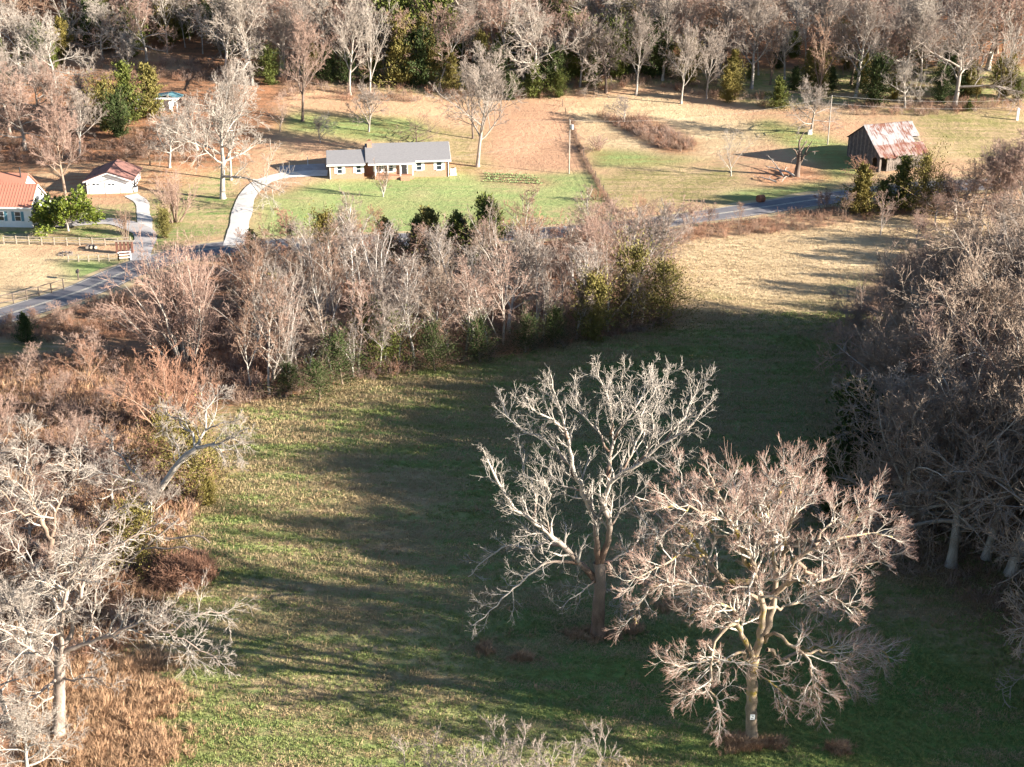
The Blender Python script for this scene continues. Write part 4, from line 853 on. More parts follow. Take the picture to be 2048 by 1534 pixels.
# --- the open walnut in the field
traced('walnut_tree', 'pale open-branched bare tree with wide fan crown in the mid field', 'tree', (900, 660), 0.4303, (685, 1420), [
  ([(685, 1420), (690, 1300), (697, 1180), (692, 1080)], 0, 0, 0.62, 0.46),
  ([(690, 1090), (672, 880), (612, 740), (572, 640), (552, 520), (512, 370), (480, 280), (470, 200)], 0, -1.5, 0.33, 0.05),
  ([(698, 1090), (735, 960), (742, 900), (715, 800), (732, 740), (762, 690), (850, 640), (930, 570), (1000, 520), (1080, 480), (1160, 390), (1240, 310)], 0, -3, 0.32, 0.05),
  ([(680, 1165), (600, 1080), (530, 1010), (450, 940), (380, 880), (300, 830), (240, 740), (190, 640), (150, 560)], 0, -3, 0.34, 0.07),
  ([(570, 1050), (520, 1000), (430, 990), (370, 1010), (260, 1010), (160, 1070), (90, 1150)], -0.5, 2.5, 0.18, 0.04),
  ([(590, 1085), (520, 1070), (430, 1090), (350, 1150), (280, 1220), (180, 1310), (90, 1380)], -0.5, -4, 0.15, 0.035),
  ([(592, 690), (540, 610), (440, 510), (330, 460), (270, 400), (240, 320)], -0.6, 3, 0.16, 0.04),
  ([(552, 510), (520, 440), (440, 400), (380, 360), (350, 300)], -0.8, -4, 0.12, 0.035),
  ([(732, 700), (742, 600), (762, 510), (830, 400), (880, 330), (930, 230), (940, 150)], -0.6, 3, 0.20, 0.04),
  ([(760, 505), (745, 400), (740, 320), (700, 230), (680, 150)], 0.8, -1, 0.12, 0.035),
  ([(738, 565), (690, 480), (640, 410), (580, 370), (600, 290)], 0.2, 2.5, 0.12, 0.035),
  ([(790, 670), (830, 600), (880, 490), (890, 400), (930, 310), (1000, 220)], -1, 4, 0.13, 0.035),
  ([(850, 640), (930, 590), (960, 620), (1010, 650), (1080, 610)], -1.5, -4, 0.10, 0.03),
  ([(740, 920), (770, 870), (830, 800), (880, 770), (930, 800)], 0, 3, 0.12, 0.03),
  ([(700, 1100), (760, 1060), (840, 1020), (900, 960), (960, 950)], 0, 4, 0.13, 0.03),
  ([(610, 745), (560, 740), (500, 700), (450, 650), (430, 600)], -0.3, 4, 0.10, 0.03),
  ([(380, 880), (400, 800), (380, 720), (340, 640), (330, 560)], -1.2, 2, 0.12, 0.03),
  ([(470, 960), (440, 860), (460, 760), (440, 680)], -1, -4, 0.10, 0.03),
  ([(680, 1150), (620, 1200), (560, 1260), (500, 1290)], 0, -3, 0.09, 0.03),
  ([(705, 1170), (760, 1220), (800, 1260), (850, 1330)], 0, 3, 0.08, 0.03),
  ([(1000, 520), (1060, 440), (1130, 330), (1160, 230)], -2.2, 1, 0.10, 0.03),
  ([(850, 640), (940, 530), (940, 380), (1000, 280), (1020, 180)], -1.4, -4.5, 0.12, 0.03),
  ([(762, 510), (800, 420), (800, 300), (800, 180)], 0.3, -3.5, 0.10, 0.03),
 ], 1, 1.6, 2.6, [dict(ang=42, asd=14, seg=7, gn=0.19, up=0.10, rf=0.55, out=0.25, sides=4, thin=0.3), dict(n=6, ang=40, lf=0.5, seg=4, gn=0.2, up=0.08, out=0.15, rf=0.6, t0=0.25), dict(n=5, ang=32, lf=0.68, seg=2, gn=0.14, up=0.06, rf=0.42, thin=0.4)], 0.0145, 'trunk_shaded', 'walnut', 900)

# --- the dense round-crowned tree with the notice on its trunk
mp, mb = traced('field_tree', 'dense round-crowned bare tree with russet twig tips and a white notice', 'tree', (1200, 860), 0.4393, (690, 1410), [
  ([(690, 1410), (690, 1290), (692, 1170), (690, 1100), (704, 1030)], 0, 0, 0.47, 0.40),
  ([(704, 1050), (730, 940), (736, 800), (712, 690), (700, 600), (640, 510), (590, 400), (540, 300), (490, 190)], 0, -2, 0.26, 0.05),
  ([(730, 960), (770, 880), (790, 780), (802, 640), (790, 560), (780, 480), (760, 350), (775, 260), (790, 190)], 0, 3, 0.25, 0.05),
  ([(702, 1050), (640, 920), (620, 830), (560, 790), (500, 800)], 0, -4, 0.22, 0.05),
  ([(620, 880), (560, 900), (520, 980), (510, 1080), (500, 1180), (540, 1230), (545, 1340)], -1.5, -5, 0.13, 0.035),
  ([(722, 770), (640, 740), (560, 710), (480, 710), (330, 690), (230, 720), (165, 800), (150, 880)], 0, -2, 0.17, 0.04),
  ([(712, 690), (560, 680), (480, 570), (430, 520), (380, 440), (300, 440), (200, 540), (120, 560)], 0, 2, 0.20, 0.04),
  ([(690, 630), (640, 560), (620, 460), (560, 400), (450, 370), (340, 350), (230, 330)], -0.5, -4, 0.17, 0.04),
  ([(770, 760), (850, 690), (890, 590), (970, 530), (1060, 500), (1180, 390), (1260, 330)], 0.3, -2, 0.20, 0.04),
  ([(750, 965), (800, 930), (850, 960), (930, 1020), (960, 1100), (980, 1200), (1000, 1310)], 0, -4, 0.14, 0.035),
  ([(830, 705), (900, 690), (980, 720), (1100, 800), (1200, 830)], 0.3, -5, 0.13, 0.035),
  ([(900, 600), (1000, 680), (1080, 660), (1200, 600), (1340, 560)], 0, 3, 0.13, 0.035),
  ([(760, 1000), (850, 1040), (950, 990), (1100, 980), (1250, 980), (1340, 1070)], 0, 5, 0.13, 0.035),
  ([(695, 1060), (640, 1000), (570, 1040), (480, 1040), (400, 1080), (320, 1050)], 0, -3.5, 0.13, 0.035),
  ([(800, 640), (850, 560), (860, 430), (900, 300), (930, 200)], 1.5, -1.5, 0.16, 0.035),
  ([(700, 600), (730, 450), (690, 340), (660, 250)], -0.5, 4, 0.14, 0.035),
  ([(780, 480), (850, 420), (930, 350), (970, 260)], 2, 6, 0.12, 0.035),
  ([(590, 400), (605, 310), (600, 230)], -1.3, 2, 0.12, 0.035),
  ([(640, 510), (520, 470), (400, 300), (360, 220)], -1, 4, 0.12, 0.035),
  ([(970, 530), (1060, 420), (1070, 330)], -0.8, 3, 0.11, 0.03),
  ([(1060, 500), (1200, 480), (1330, 470)], -1.2, 2, 0.10, 0.03),
  ([(760, 350), (830, 250), (900, 180)], 2.5, -2, 0.11, 0.03),
  ([(480, 570), (350, 580), (230, 640), (120, 700)], 0.6, -4, 0.11, 0.03),
  ([(700, 1100), (760, 1130), (830, 1180), (900, 1250)], 0, -3.5, 0.08, 0.03),
  ([(620, 840), (500, 780), (400, 860)], -2, 3, 0.10, 0.03),
  ([(930, 1020), (1020, 1010), (1120, 1080), (1160, 1180)], -1.6, 2, 0.09, 0.03),
  ([(736, 800), (850, 800), (950, 780), (1040, 860)], 0, 4.5, 0.11, 0.03),
  ([(640, 740), (520, 640), (420, 620), (300, 600)], 0, 5.5, 0.12, 0.03),
 ], 1, 2.3, 2.8, [dict(ang=50, asd=16, seg=6, gn=0.22, rf=0.6, out=0.45, up=0.03, sides=4, thin=0.35), dict(n=8, ang=38, lf=0.5, seg=3, gn=0.2, up=0.05, out=0.35, rf=0.52, t0=0.35), dict(n=9, ang=26, lf=0.8, seg=2, gn=0.12, up=0.06, out=0.3, rf=0.38, thin=0.4)], 0.0112, 'trunk_lichen', 'maple', 901, 0.13, t0=0.3, fat=1.3)
sg = empty('trunk_sign', mb + Vector((0, 0, 0)), 0, 'small white paper notice nailed to the trunk of the round-crowned tree', 'sign')
sp = onplane(1505, 1434, mb.y - 0.62) - mb
MB().box(sp.x - 0.17, sp.x + 0.17, sp.y - 0.02, sp.y, sp.z - 0.22, sp.z + 0.22).build('board', M['sign'], sg)
MB().box(sp.x - 0.02, sp.x + 0.08, sp.y - 0.026, sp.y - 0.0205, sp.z + 0.06, sp.z + 0.12).build('printed_mark', M['black'], sg)
MB().box(sp.x - 0.10, sp.x + 0.06, sp.y - 0.026, sp.y - 0.0205, sp.z - 0.12, sp.z - 0.08).build('printed_mark', M['black'], sg)

# --- left foreground: bleached trees
Z3 = ((0, 740), 0.5176)
LV = [dict(ang=44, asd=16, seg=6, gn=0.19, rf=0.6, up=0.03, sides=4, thin=0.35), dict(n=7, ang=36, lf=0.52, seg=3, gn=0.18, up=0.03, rf=0.55), dict(n=6, ang=28, lf=0.75, seg=2, gn=0.13, rf=0.45, thin=0.5)]
traced('bleached_tree', 'bleached foreground tree with fanned limbs and a long low branch over the grass', 'tree', *Z3, (225, 1420), [
  ([(225, 1420), (228, 1290), (230, 1190), (235, 1090)], 0, 0, 0.50, 0.40),
  ([(232, 1150), (240, 960), (262, 840), (320, 720), (360, 640), (430, 570), (520, 500)], 0, -2, 0.25, 0.05),
  ([(250, 1060), (272, 1010), (312, 890), (332, 800), (400, 720), (470, 670), (560, 620), (640, 575)], 0, 2, 0.22, 0.04),
  ([(240, 1095), (320, 1060), (400, 1040), (470, 1010), (560, 970), (640, 930), (690, 890)], 0, -2, 0.22, 0.05),
  ([(560, 980), (640, 1010), (720, 1040), (800, 1090), (860, 1150)], -1.4, -3.5, 0.10, 0.03),
  ([(640, 1010), (740, 970), (800, 930), (880, 930)], -1.6, 0, 0.10, 0.03),
  ([(228, 1150), (150, 1100), (80, 1050), (0, 1000), (-60, 960)], 0, -3, 0.20, 0.05),
  ([(230, 1180), (180, 1230), (100, 1290), (20, 1330), (-50, 1340)], 0, -4, 0.16, 0.05),
  ([(240, 950), (180, 830), (110, 740), (40, 660), (0, 620)], 0, 4, 0.2, 0.05),
  ([(330, 1060), (360, 1000), (362, 880), (400, 780), (420, 700)], 0, 4, 0.12, 0.035),
  ([(240, 1100), (140, 1030), (60, 940), (10, 860)], 0, 1, 0.16, 0.04),
  ([(232, 1190), (300, 1190), (360, 1190), (420, 1225)], 0, -3, 0.09, 0.03),
  ([(226, 1250), (140, 1310), (60, 1400), (-20, 1440)], 0, -5, 0.12, 0.03),
  ([(312, 890), (300, 780), (280, 700), (300, 620)], 0.6, -3, 0.12, 0.035)], 1, 1.8, 2.5, LV, 0.0165, 'bark_pink', 'bark_pale', 902, 0.12)
traced('bleached_tree', 'tall grey tree with gnarled forked top behind the bleached foreground tree', 'tree', *Z3, (200, 880), [
  ([(200, 880), (195, 740), (200, 650)], 0, 0, 0.34, 0.28),
  ([(200, 660), (150, 570), (110, 480), (60, 440), (10, 390), (-40, 330)], 0, -2, 0.24, 0.05),
  ([(200, 640), (220, 540), (262, 450), (330, 430), (400, 400)], 0, 2, 0.2, 0.04),
  ([(170, 600), (160, 520), (112, 430), (140, 400), (210, 360), (280, 380)], 0, 4, 0.16, 0.04),
  ([(110, 480), (90, 380), (40, 310), (-10, 260)], -1, 2, 0.14, 0.04),
  ([(150, 570), (60, 540), (0, 470), (-50, 440)], -0.6, -4, 0.14, 0.04),
  ([(112, 430), (120, 330), (100, 260), (150, 200)], 2, 0, 0.12, 0.03),
  ([(262, 450), (300, 360), (260, 290)], 1, -2, 0.10, 0.03)], 1, 1.8, 2.4, LV, 0.0165, 'bark_brown', 'bark_pale', 903, 0.14)
traced('leaning_tree', 'bleached leaning tree with a broken dark-scarred limb reaching over the field', 'tree', *Z3, (520, 600), [
  ([(520, 600), (560, 530), (610, 470), (660, 400), (700, 345), (762, 300)], 0, -1, 0.40, 0.26),
  ([(762, 300), (840, 285), (900, 262), (970, 220)], -1, -2, 0.22, 0.04),
  ([(752, 300), (792, 230), (800, 150), (870, 60)], -1, 1, 0.18, 0.04),
  ([(752, 300), (745, 250), (705, 205), (660, 180), (610, 135)], -1, 2, 0.15, 0.04),
  ([(600, 480), (540, 410), (500, 370), (430, 280), (380, 220)], -0.5, 3, 0.18, 0.04),
  ([(560, 440), (440, 410), (380, 390), (300, 350)], -0.3, -2, 0.14, 0.04),
  ([(800, 230), (860, 200), (930, 190)], -0.3, -3, 0.10, 0.03),
  ([(840, 285), (900, 300), (940, 340)], -1.4, -3, 0.08, 0.03),
  ([(660, 400), (700, 330), (660, 270), (640, 220)], -0.8, 2, 0.10, 0.03)], 1, 1.8, 2.4, LV, 0.0165, 'bark_pale', 'bark_pale', 904, 0.12)
traced('broken_limb', 'broken pale tree stem snapped over above the russet mound', 'tree', *Z3, (470, 800), [
  ([(470, 800), (510, 730), (580, 665), (650, 610), (692, 575)], 0, 0, 0.20, 0.10),
  ([(560, 690), (640, 690), (700, 680), (742, 692)], -0.2, -1, 0.11, 0.06),
  ([(640, 650), (700, 645), (760, 640), (812, 665)], 0, -1, 0.11, 0.06)], 1, 0.5, 0.9, LV[:2], 0.02, 'bark_pink', 'bark_pale', 905, 0.06)
# --- near treetops rising past the lower edge of the view
for k, (x, top, w_) in enumerate(((870, 1466, 90), (1010, 1450, 60), (1150, 1474, 90))):
    Y = 66 - 2 * k; t = onplane(x, top, Y); foot = (t.x - 0.6, Y)
    q = lambda a, b: (x + a, top + b)
    traced('near_treetop', ['pale knobbly treetop at the bottom edge, leftmost of three', 'narrow pale treetop at the bottom edge, middle of three', 'fine twiggy treetop at the bottom edge, rightmost of three'][k], 'tree', (0, 0), 1.0, q(0, 500), [
      ([q(-6, 520), q(-4, 330), q(0, 170)], 0, 0, 0.26, 0.18), ([q(0, 180), q(-w_ * .5, 90), q(-w_ * .8, 25)], 0, 1, 0.12, 0.04), ([q(0, 170), q(-8, 80), q(0, 5)], 0, -1, 0.12, 0.03),
      ([q(0, 180), q(w_ * .4, 100), q(w_ * .7, 20)], 0, -1, 0.12, 0.04), ([q(0, 200), q(w_ * .8, 130), q(w_ * 1.3, 60)], 0, 2, 0.1, 0.03), ([q(0, 220), q(-w_, 150), q(-w_ * 1.3, 70)], 0, -2, 0.1, 0.03)],
      1, 2.2, 1.7, LV, 0.013, 'bark_grey', 'bark_grey', 910 + k, 0.1, 'near treetops', foot, fat=0.6)
# --- dead snag and its fallen limbs below the barn
Z7 = ((1460, 180), 440 / 2048)
traced('dead_snag', 'dead standing snag with stubby broken limbs below the barn', 'tree', *Z7, (620, 800), [
  ([(620, 800), (635, 700), (645, 640), (650, 570)], 0, 0, 0.55, 0.40), ([(650, 580), (640, 520), (665, 430), (700, 380)], 0, 1, 0.28, 0.06), ([(640, 690), (690, 610), (720, 540), (765, 480)], 0, -1, 0.26, 0.08),
  ([(650, 570), (700, 500), (715, 470)], 0, 1, 0.2, 0.1), ([(640, 620), (610, 570), (585, 540)], 0, -1, 0.18, 0.06), ([(690, 610), (760, 570), (835, 575)], -.5, -1, 0.15, 0.05), ([(630, 600), (590, 640), (560, 670)], 0, -1, 0.1, 0.05)],
  1, 0.35, 0.7, [dict(ang=50, seg=3, gn=0.2, rf=0.5), dict(n=2, ang=40, lf=0.5, seg=2, gn=0.2)], 0.035, 'bark_dark', 'bark_pale', 920, 0.08)
for k, (pts, r, lb) in enumerate(((((600, 815), (540, 790), (450, 750), (330, 735)), 0.22, 'longest bleached fallen limb at the foot of the snag'), (((500, 770), (420, 700), (350, 650)), 0.13, 'thin bleached limb slanting up left of the snag'), (((430, 868), (340, 850), (230, 820)), 0.14, 'low bleached log lying in the weeds left of the snag'), (((520, 815), (500, 850), (480, 870)), 0.1, 'short forked limb propped in front of the snag'))):
    P = [at(1460 + a * 440 / 2048, 180 + b * 440 / 2048 + (10 if k == 1 else 0)) + Vector((0, 0, 0.25 + (0.7 * i if k == 1 else 0.25 * (i % 2)))) for i, (a, b) in enumerate(pts)]
    e = empty('fallen_limb', P[0], 0, lb, 'fallen limb', 'fallen limbs by the snag'); Q = smooth_path([tuple(q - P[0]) for q in P], 0.5); n = len(Q)
    g = np.random.default_rng(930 + k); Rr = np.linspace(r, r * 0.35, n); link('stem', wood_mesh('stem', [(Q[None] + g.normal(size=(1, n, 3)) * 0.04, Rr[None], 6, 0, 0.3)], M['bark_pale']), e)
    link('branches', wood_mesh('branches', ramify(g, Q[None], Rr[None], np.array([3.0]), [dict(n=6, ang=45, lf=0.5, seg=3, gn=0.2), dict(n=3, ang=40, lf=0.5, seg=2, gn=0.2)], 0.03), M['bark_pale']), e)

# ------------------------------------------------------------------ single trees of the yards and pastures: (kind, base px, top py, name, label, bark, twigs, lean, wide)
rnd = random.Random(77)
def htop(px, py, top):
    b = at(px, py); t = onplane(px, top, b.y); return b, t.z - b.z
S_ = [
 ('fan0', 955, 333, 82, 'yard_tree', 'tall fan-crowned bare tree right of the brick house', 'bark_grey', 'bark_grey', 1.0),
 ('fan1', 946, 277, 112, 'yard_tree', 'second tall bare trunk close behind the fan-crowned yard tree', 'bark_dark', 'bark_grey', 0.8),
 ('yard0', 737, 263, 150, 'yard_tree', 'round grey bare tree on the lawn behind the chimney', 'bark_grey', 'bark_grey', 1.0),
 ('fan2', 605, 242, 14, 'yard_tree', 'tall pinkish bare tree at the wood edge above the driveway', 'bark_dark', 'bark_pink', 0.85),
 ('yard1', 641, 285, 225, 'ornamental_tree', 'small whitish ornamental tree above the parking pad', 'bark_pale', 'bark_pale', 1.1),
 ('spread0', 832, 287, 218, 'fruit_tree', 'low dark spreading fruit tree behind the brick house', 'bark_dark', 'bark_dark', 1.0),
 ('vase0', 766, 394, 318, 'lawn_tree', 'vase-shaped small tree on the front lawn of the brick house', 'bark_pale', 'bark_brown', 0.85),
 ('fork0', 1462, 352, 246, 'pasture_tree', 'pale multi-stemmed bare tree on the bank left of the snag', 'bark_pale', 'bark_pale', 1.0),
 ('oak1', 1622, 266, 150, 'pasture_tree', 'grey spreading tree with a stone at its foot left of the pale pole', 'bark_grey', 'bark_grey', 1.0),
 ('yard1', 1247, 248, 190, 'pasture_sapling', 'tiny bare sapling beside the russet gully on the hillside', 'bark_grey', 'bark_grey', 1.3),
 ('oak0', 446, 397, 128, 'sycamore', 'massive pale sycamore with twin trunks left of the white drive', 'bark_pale', 'bark_pale', 0.9),
 ('fan1', 462, 360, 105, 'sycamore', 'second pale trunk right behind the massive sycamore', 'bark_pale', 'bark_grey', 0.7),
 ('fan2', 131, 400, 190, 'yard_tree', 'tall brown fine-twigged tree behind the farmhouse shrub', 'bark_brown', 'bark_pink', 0.95),
 ('oak2', 339, 335, 212, 'yard_tree', 'pale bare tree in front of the teal-roofed outbuilding', 'bark_pale', 'bark_pale', 0.9),
 ('fan0', 20, 268, 70, 'yard_tree', 'grey bare tree at the far left edge above the farmhouse', 'bark_grey', 'bark_grey', 0.9),
 ('oak2', 78, 250, 96, 'yard_tree', 'broad grey tree over the left meadow, second from the edge', 'bark_grey', 'bark_grey', 0.9),
 ('fan1', 118, 268, 108, 'yard_tree', 'pinkish bare tree between the broad grey tree and the cedars', 'bark_grey', 'bark_pink', 0.8),
 ('oak1', 176, 238, 120, 'yard_tree', 'grey bare tree touching the olive cedars', 'bark_grey', 'bark_grey', 0.8),
 ('yard0', 257, 142, 45, 'meadow_tree', 'pale lone tree in front of the dark wood above the cedars', 'bark_pale', 'bark_pale', 0.9),
 ('oak0', -20, 300, 120, 'yard_tree', 'bare tree cut by the left edge above the farmhouse roof', 'bark_grey', 'bark_pink', 1.1),
 ('oak1', 50, 300, 140, 'yard_tree', 'pinkish spreading tree directly above the farmhouse roof', 'bark_grey', 'bark_pink', 1.1),
 ('fan2', 160, 315, 165, 'yard_tree', 'fine grey tree left of the cedar clump', 'bark_pale', 'bark_grey', 1.1),
 ('oak2', 395, 300, 175, 'yard_tree', 'grey crooked tree between the outbuilding and the sycamore', 'bark_pale', 'bark_grey', 1.0),
 ('fork2', 300, 330, 235, 'yard_tree', 'brown thin tree left of the pale tree by the outbuilding', 'bark_brown', 'bark_brown', 1.3),
 ('fork0', 560, 262, 190, 'yard_tree', 'small pinkish tree between sycamore and the dark-trunked edge tree', 'bark_pink', 'bark_pink', 1.2),
 ('oak1', 110, 175, 20, 'yard_tree', 'pale grey tree in the upper left corner meadow', 'bark_pale', 'bark_pale', 1.0),
 ('oak2', 40, 160, 5, 'yard_tree', 'greenish pale tree near the top left corner', 'bark_pale', 'bark_pale', 1.0),
 ('oak0', 1910, 215, -30, 'edge_tree', 'huge grey tree at the wood edge beyond the barn roof', 'bark_grey', 'bark_grey', 0.9),
 ('oak2', 1810, 215, 105, 'edge_tree', 'pale crooked tree between two cedars above the barn', 'bark_pale', 'bark_pale', 0.8),
 ('fan0', 1362, 207, 40, 'edge_tree', 'slim pale tree at the wood edge, left of the pair above the gully', 'bark_pale', 'bark_grey', 0.75),
 ('fan1', 1413, 198, 45, 'edge_tree', 'slim grey tree at the wood edge, right of the pair above the gully', 'bark_grey', 'bark_grey', 0.75),
 ('fan2', 1272, 190, 10, 'edge_tree', 'straight pale tree standing just inside the wood above the fence', 'bark_pale', 'bark_grey', 0.8),
 ('oak0', 1075, 185, -20, 'edge_tree', 'great pale oak with bending limbs above the tilled slope', 'bark_pale', 'bark_pale', 0.95),
 ('oak1', 1212, 185, 20, 'edge_tree', 'dark-stemmed bare tree left of the hilltop fence', 'bark_dark', 'bark_grey', 0.8),
 ('fan0', 452, 160, -60, 'edge_tree', 'tall whitish tree over the dark hollow behind the sycamore', 'bark_pale', 'bark_pale', 1.0),
 ('oak1', 505, 170, -50, 'edge_tree', 'tall pale forked tree next to the dark hollow', 'bark_pale', 'bark_pale', 0.8),
 ('fan1', 700, 190, -30, 'edge_tree', 'bluish white tree at the wood edge left of the dark cedars', 'bark_pale', 'bark_pale', 0.8),
 ('fork1', 740, 185, -40, 'edge_tree', 'straight pale trunk against the dark cedars', 'bark_pale', 'bark_pale', 0.8),
]
for i, (k, px, py, top, nm, lb, tm, cm, wd) in enumerate(S_):
    b, H = htop(px, py, top); plant(k, b, H, rnd.random() * 6.28, nm, lb, 'tree', None, tm, cm, (0, 0), wd)
plant('magnolia0', at(137, 462), 5.4, 0, 'magnolia', 'rounded glossy green magnolia beside the white farmhouse', 'tree', None, 'bark_grey', 'magnolia', wide=1.18)
b = at(102, 452); plant('magnolia0', b + Vector((0, 1.2, 0)), 4.1, 2, 'evergreen_shrub', 'dark green shrub tucked between farmhouse wall and magnolia', 'shrub', None, 'bark_grey', 'cedar_deep', wide=0.75)
plant('crape0', at(254, 482), 5.0, 0, 'crape_myrtle', 'upright many-stemmed bare shrub by the grey drive', 'shrub', None, 'bark_brown', 'bark_brown')
plant('clump0', at(350, 445), 7.8, 1, 'thicket_tree', 'fuzzy brown many-stemmed tree below the massive sycamore', 'tree', None, 'bark_brown', 'bark_pink', wide=0.9)
plant('clump1', at(372, 725), 14.6, 2.2, 'clump_tree', 'big fuzzy fan of pale stems beside the creek wood and road', 'tree', None, 'bark_pale', 'bark_pink', wide=1.0)
plant('clump0', at(345, 860), 8.5, 0.4, 'thicket_tree', 'pinkish brush thicket in front of the big fuzzy fan tree', 'tree', None, 'bark_brown', 'twig_red', wide=1.15)
plant('bush2', at(1192, 400), 2.4, 0, 'shrub', 'orange-tinged shrub at the lower end of the hill fence', 'shrub', None, 'twig_red', 'twig_red', wide=1.4)
b = at(1195, 300); plant('bush1', b, 3.2, 0.3, 'shrub', 'tangled red-brown shrub hugging the hill fence', 'shrub', None, 'twig_red', 'bark_pink', wide=1.8)
plant('bush0', at(1722, 352), 3.6, 0.9, 'shrub', 'bare red-stemmed shrub before the open bay of the barn', 'shrub', None, 'twig_red', 'twig_red', wide=1.2)
plant('bush0', at(1283, 430), 3.4, 0.9, 'shrub', 'orange bare roadside shrub below the hill fence', 'shrub', None, 'twig_red', 'twig_red', wide=1.0)
# cedars: (px, base py, top py, kind, material, label)
CED = [
 (215, 262, 165, 'cedar2', 'cedar_olive', 'leftmost olive cedar of the clump above the outbuilding'), (258, 245, 122, 'cedar1', 'cedar', 'tallest olive cedar of the clump above the outbuilding'), (305, 235, 128, 'cedar1', 'cedar_olive', 'yellowish cedar leaning over the teal-roofed outbuilding'), (240, 275, 190, 'cedar2', 'cedar_deep', 'dark low cedar in front of the olive clump'),
 (978, 545, 392, 'cedar1', 'cedar', 'tallest cedar of the creek belt, below the brick house lawn'), (912, 540, 418, 'cedar0', 'cedar', 'cedar just left of the tallest creek belt cedar'), (862, 535, 415, 'cedar1', 'cedar_olive', 'olive cedar, third left from the tallest creek belt cedar'), (838, 530, 430, 'cedar0', 'cedar', 'thin cedar top in the middle of the creek belt'),
 (690, 520, 428, 'cedar1', 'cedar', 'cedar top showing below the driveway lawn'), (652, 525, 430, 'cedar2', 'cedar_olive', 'yellowish cedar top left of the lawn'), (770, 528, 430, 'cedar0', 'cedar_olive', 'small cedar tip below the vase-shaped lawn tree'), (505, 520, 455, 'cedar0', 'cedar_deep', 'dark small cedar at the foot of the white drive'), (330, 475, 420, 'cedar2', 'cedar_olive', 'yellow-green shrub cedar between the grey and white drives'),
 (52, 685, 622, 'cedar0', 'cedar_deep', 'lone dark cedar below the road at the left edge'),
 (685, 770, 670, 'vine0', 'cedar_deep', 'mossy green cedar low at the creek edge'), (775, 740, 630, 'vine0', 'cedar', 'green vine-hung cedar among the creek stems'), (960, 725, 640, 'vine0', 'cedar_deep', 'dark rounded cedar at the shaded creek edge'), (1185, 680, 555, 'cedar2', 'cedar_olive', 'sunlit green cedar near the right end of the creek belt'), (640, 800, 720, 'vine0', 'cedar_deep', 'low dark evergreen at the field edge of the creek belt'), (1265, 655, 500, 'vine0', 'cedar_olive', 'grey-green cedar mixed in the right end of the creek belt'), (1320, 650, 520, 'vine0', 'cedar_olive', 'last cedar at the right end of the creek belt'), (545, 640, 545, 'cedar1', 'cedar_olive', 'cedar half hidden behind the creek belt stems at its left end'),
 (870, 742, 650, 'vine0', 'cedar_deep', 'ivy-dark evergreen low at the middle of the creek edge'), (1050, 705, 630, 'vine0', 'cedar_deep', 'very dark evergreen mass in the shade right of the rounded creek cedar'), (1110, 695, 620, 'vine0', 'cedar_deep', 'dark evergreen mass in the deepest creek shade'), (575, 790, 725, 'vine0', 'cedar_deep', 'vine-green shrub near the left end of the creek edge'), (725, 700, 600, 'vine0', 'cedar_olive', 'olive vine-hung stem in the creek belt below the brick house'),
 (1555, 217, 150, 'cedar0', 'cedar', 'pointed cedar at the wood edge above the snag'), (1750, 212, 118, 'cedar2', 'cedar_deep', 'bushy dark cedar left of the crooked tree above the barn'), (1880, 205, 135, 'cedar2', 'cedar_deep', 'bushy cedar below the huge edge tree'), (2010, 195, 118, 'cedar2', 'cedar_olive', 'cedar near the top right corner of the wood'), (1590, 180, 130, 'cedar0', 'cedar_deep', 'small dark cedar behind the pointed cedar'), (1455, 205, 140, 'cedar1', 'cedar_olive', 'olive cedar by the pair of edge trees'), (1937, 222, 198, 'cedar0', 'cedar', 'tiny young cedar in the grass at the wood edge'),
 (1118, 195, 145, 'cedar2', 'cedar', 'low bright cedar at the top of the fence'), (1068, 195, 120, 'cedar0', 'cedar', 'bright cedar under the great pale oak'), (1020, 200, 150, 'cedar2', 'cedar_deep', 'dark cedar left of the great pale oak'), (540, 170, 100, 'cedar2', 'cedar', 'bright cedar behind the tall pinkish tree'),
 (1718, 428, 322, 'cedar0', 'cedar_olive', 'conical olive cedar in front of the barn bay'), (1800, 420, 310, 'cedar1', 'cedar', 'bright green cedar in front of the barn wall'), (1850, 430, 312, 'vine0', 'cedar_olive', 'vine-choked cedar right of the barn'), (1765, 425, 362, 'cedar2', 'cedar_deep', 'dark low cedar between the two barn cedars'),
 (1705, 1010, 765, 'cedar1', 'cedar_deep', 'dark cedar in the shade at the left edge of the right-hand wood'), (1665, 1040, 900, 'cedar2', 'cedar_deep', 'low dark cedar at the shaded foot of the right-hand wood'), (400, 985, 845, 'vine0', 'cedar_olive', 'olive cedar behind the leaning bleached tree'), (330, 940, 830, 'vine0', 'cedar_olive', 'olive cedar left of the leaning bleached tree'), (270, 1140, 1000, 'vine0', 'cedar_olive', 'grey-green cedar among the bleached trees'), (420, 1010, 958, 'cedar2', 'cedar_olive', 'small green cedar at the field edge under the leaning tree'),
]
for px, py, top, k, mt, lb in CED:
    b, H = htop(px, py, top); plant(k, b, H, rnd.random() * 6.28, 'red_cedar', lb, 'cedar', 'evergreen cedars of the valley', 'bark_brown', mt, (0, 0), 1.25 if k != 'cedar2' else 1.0)

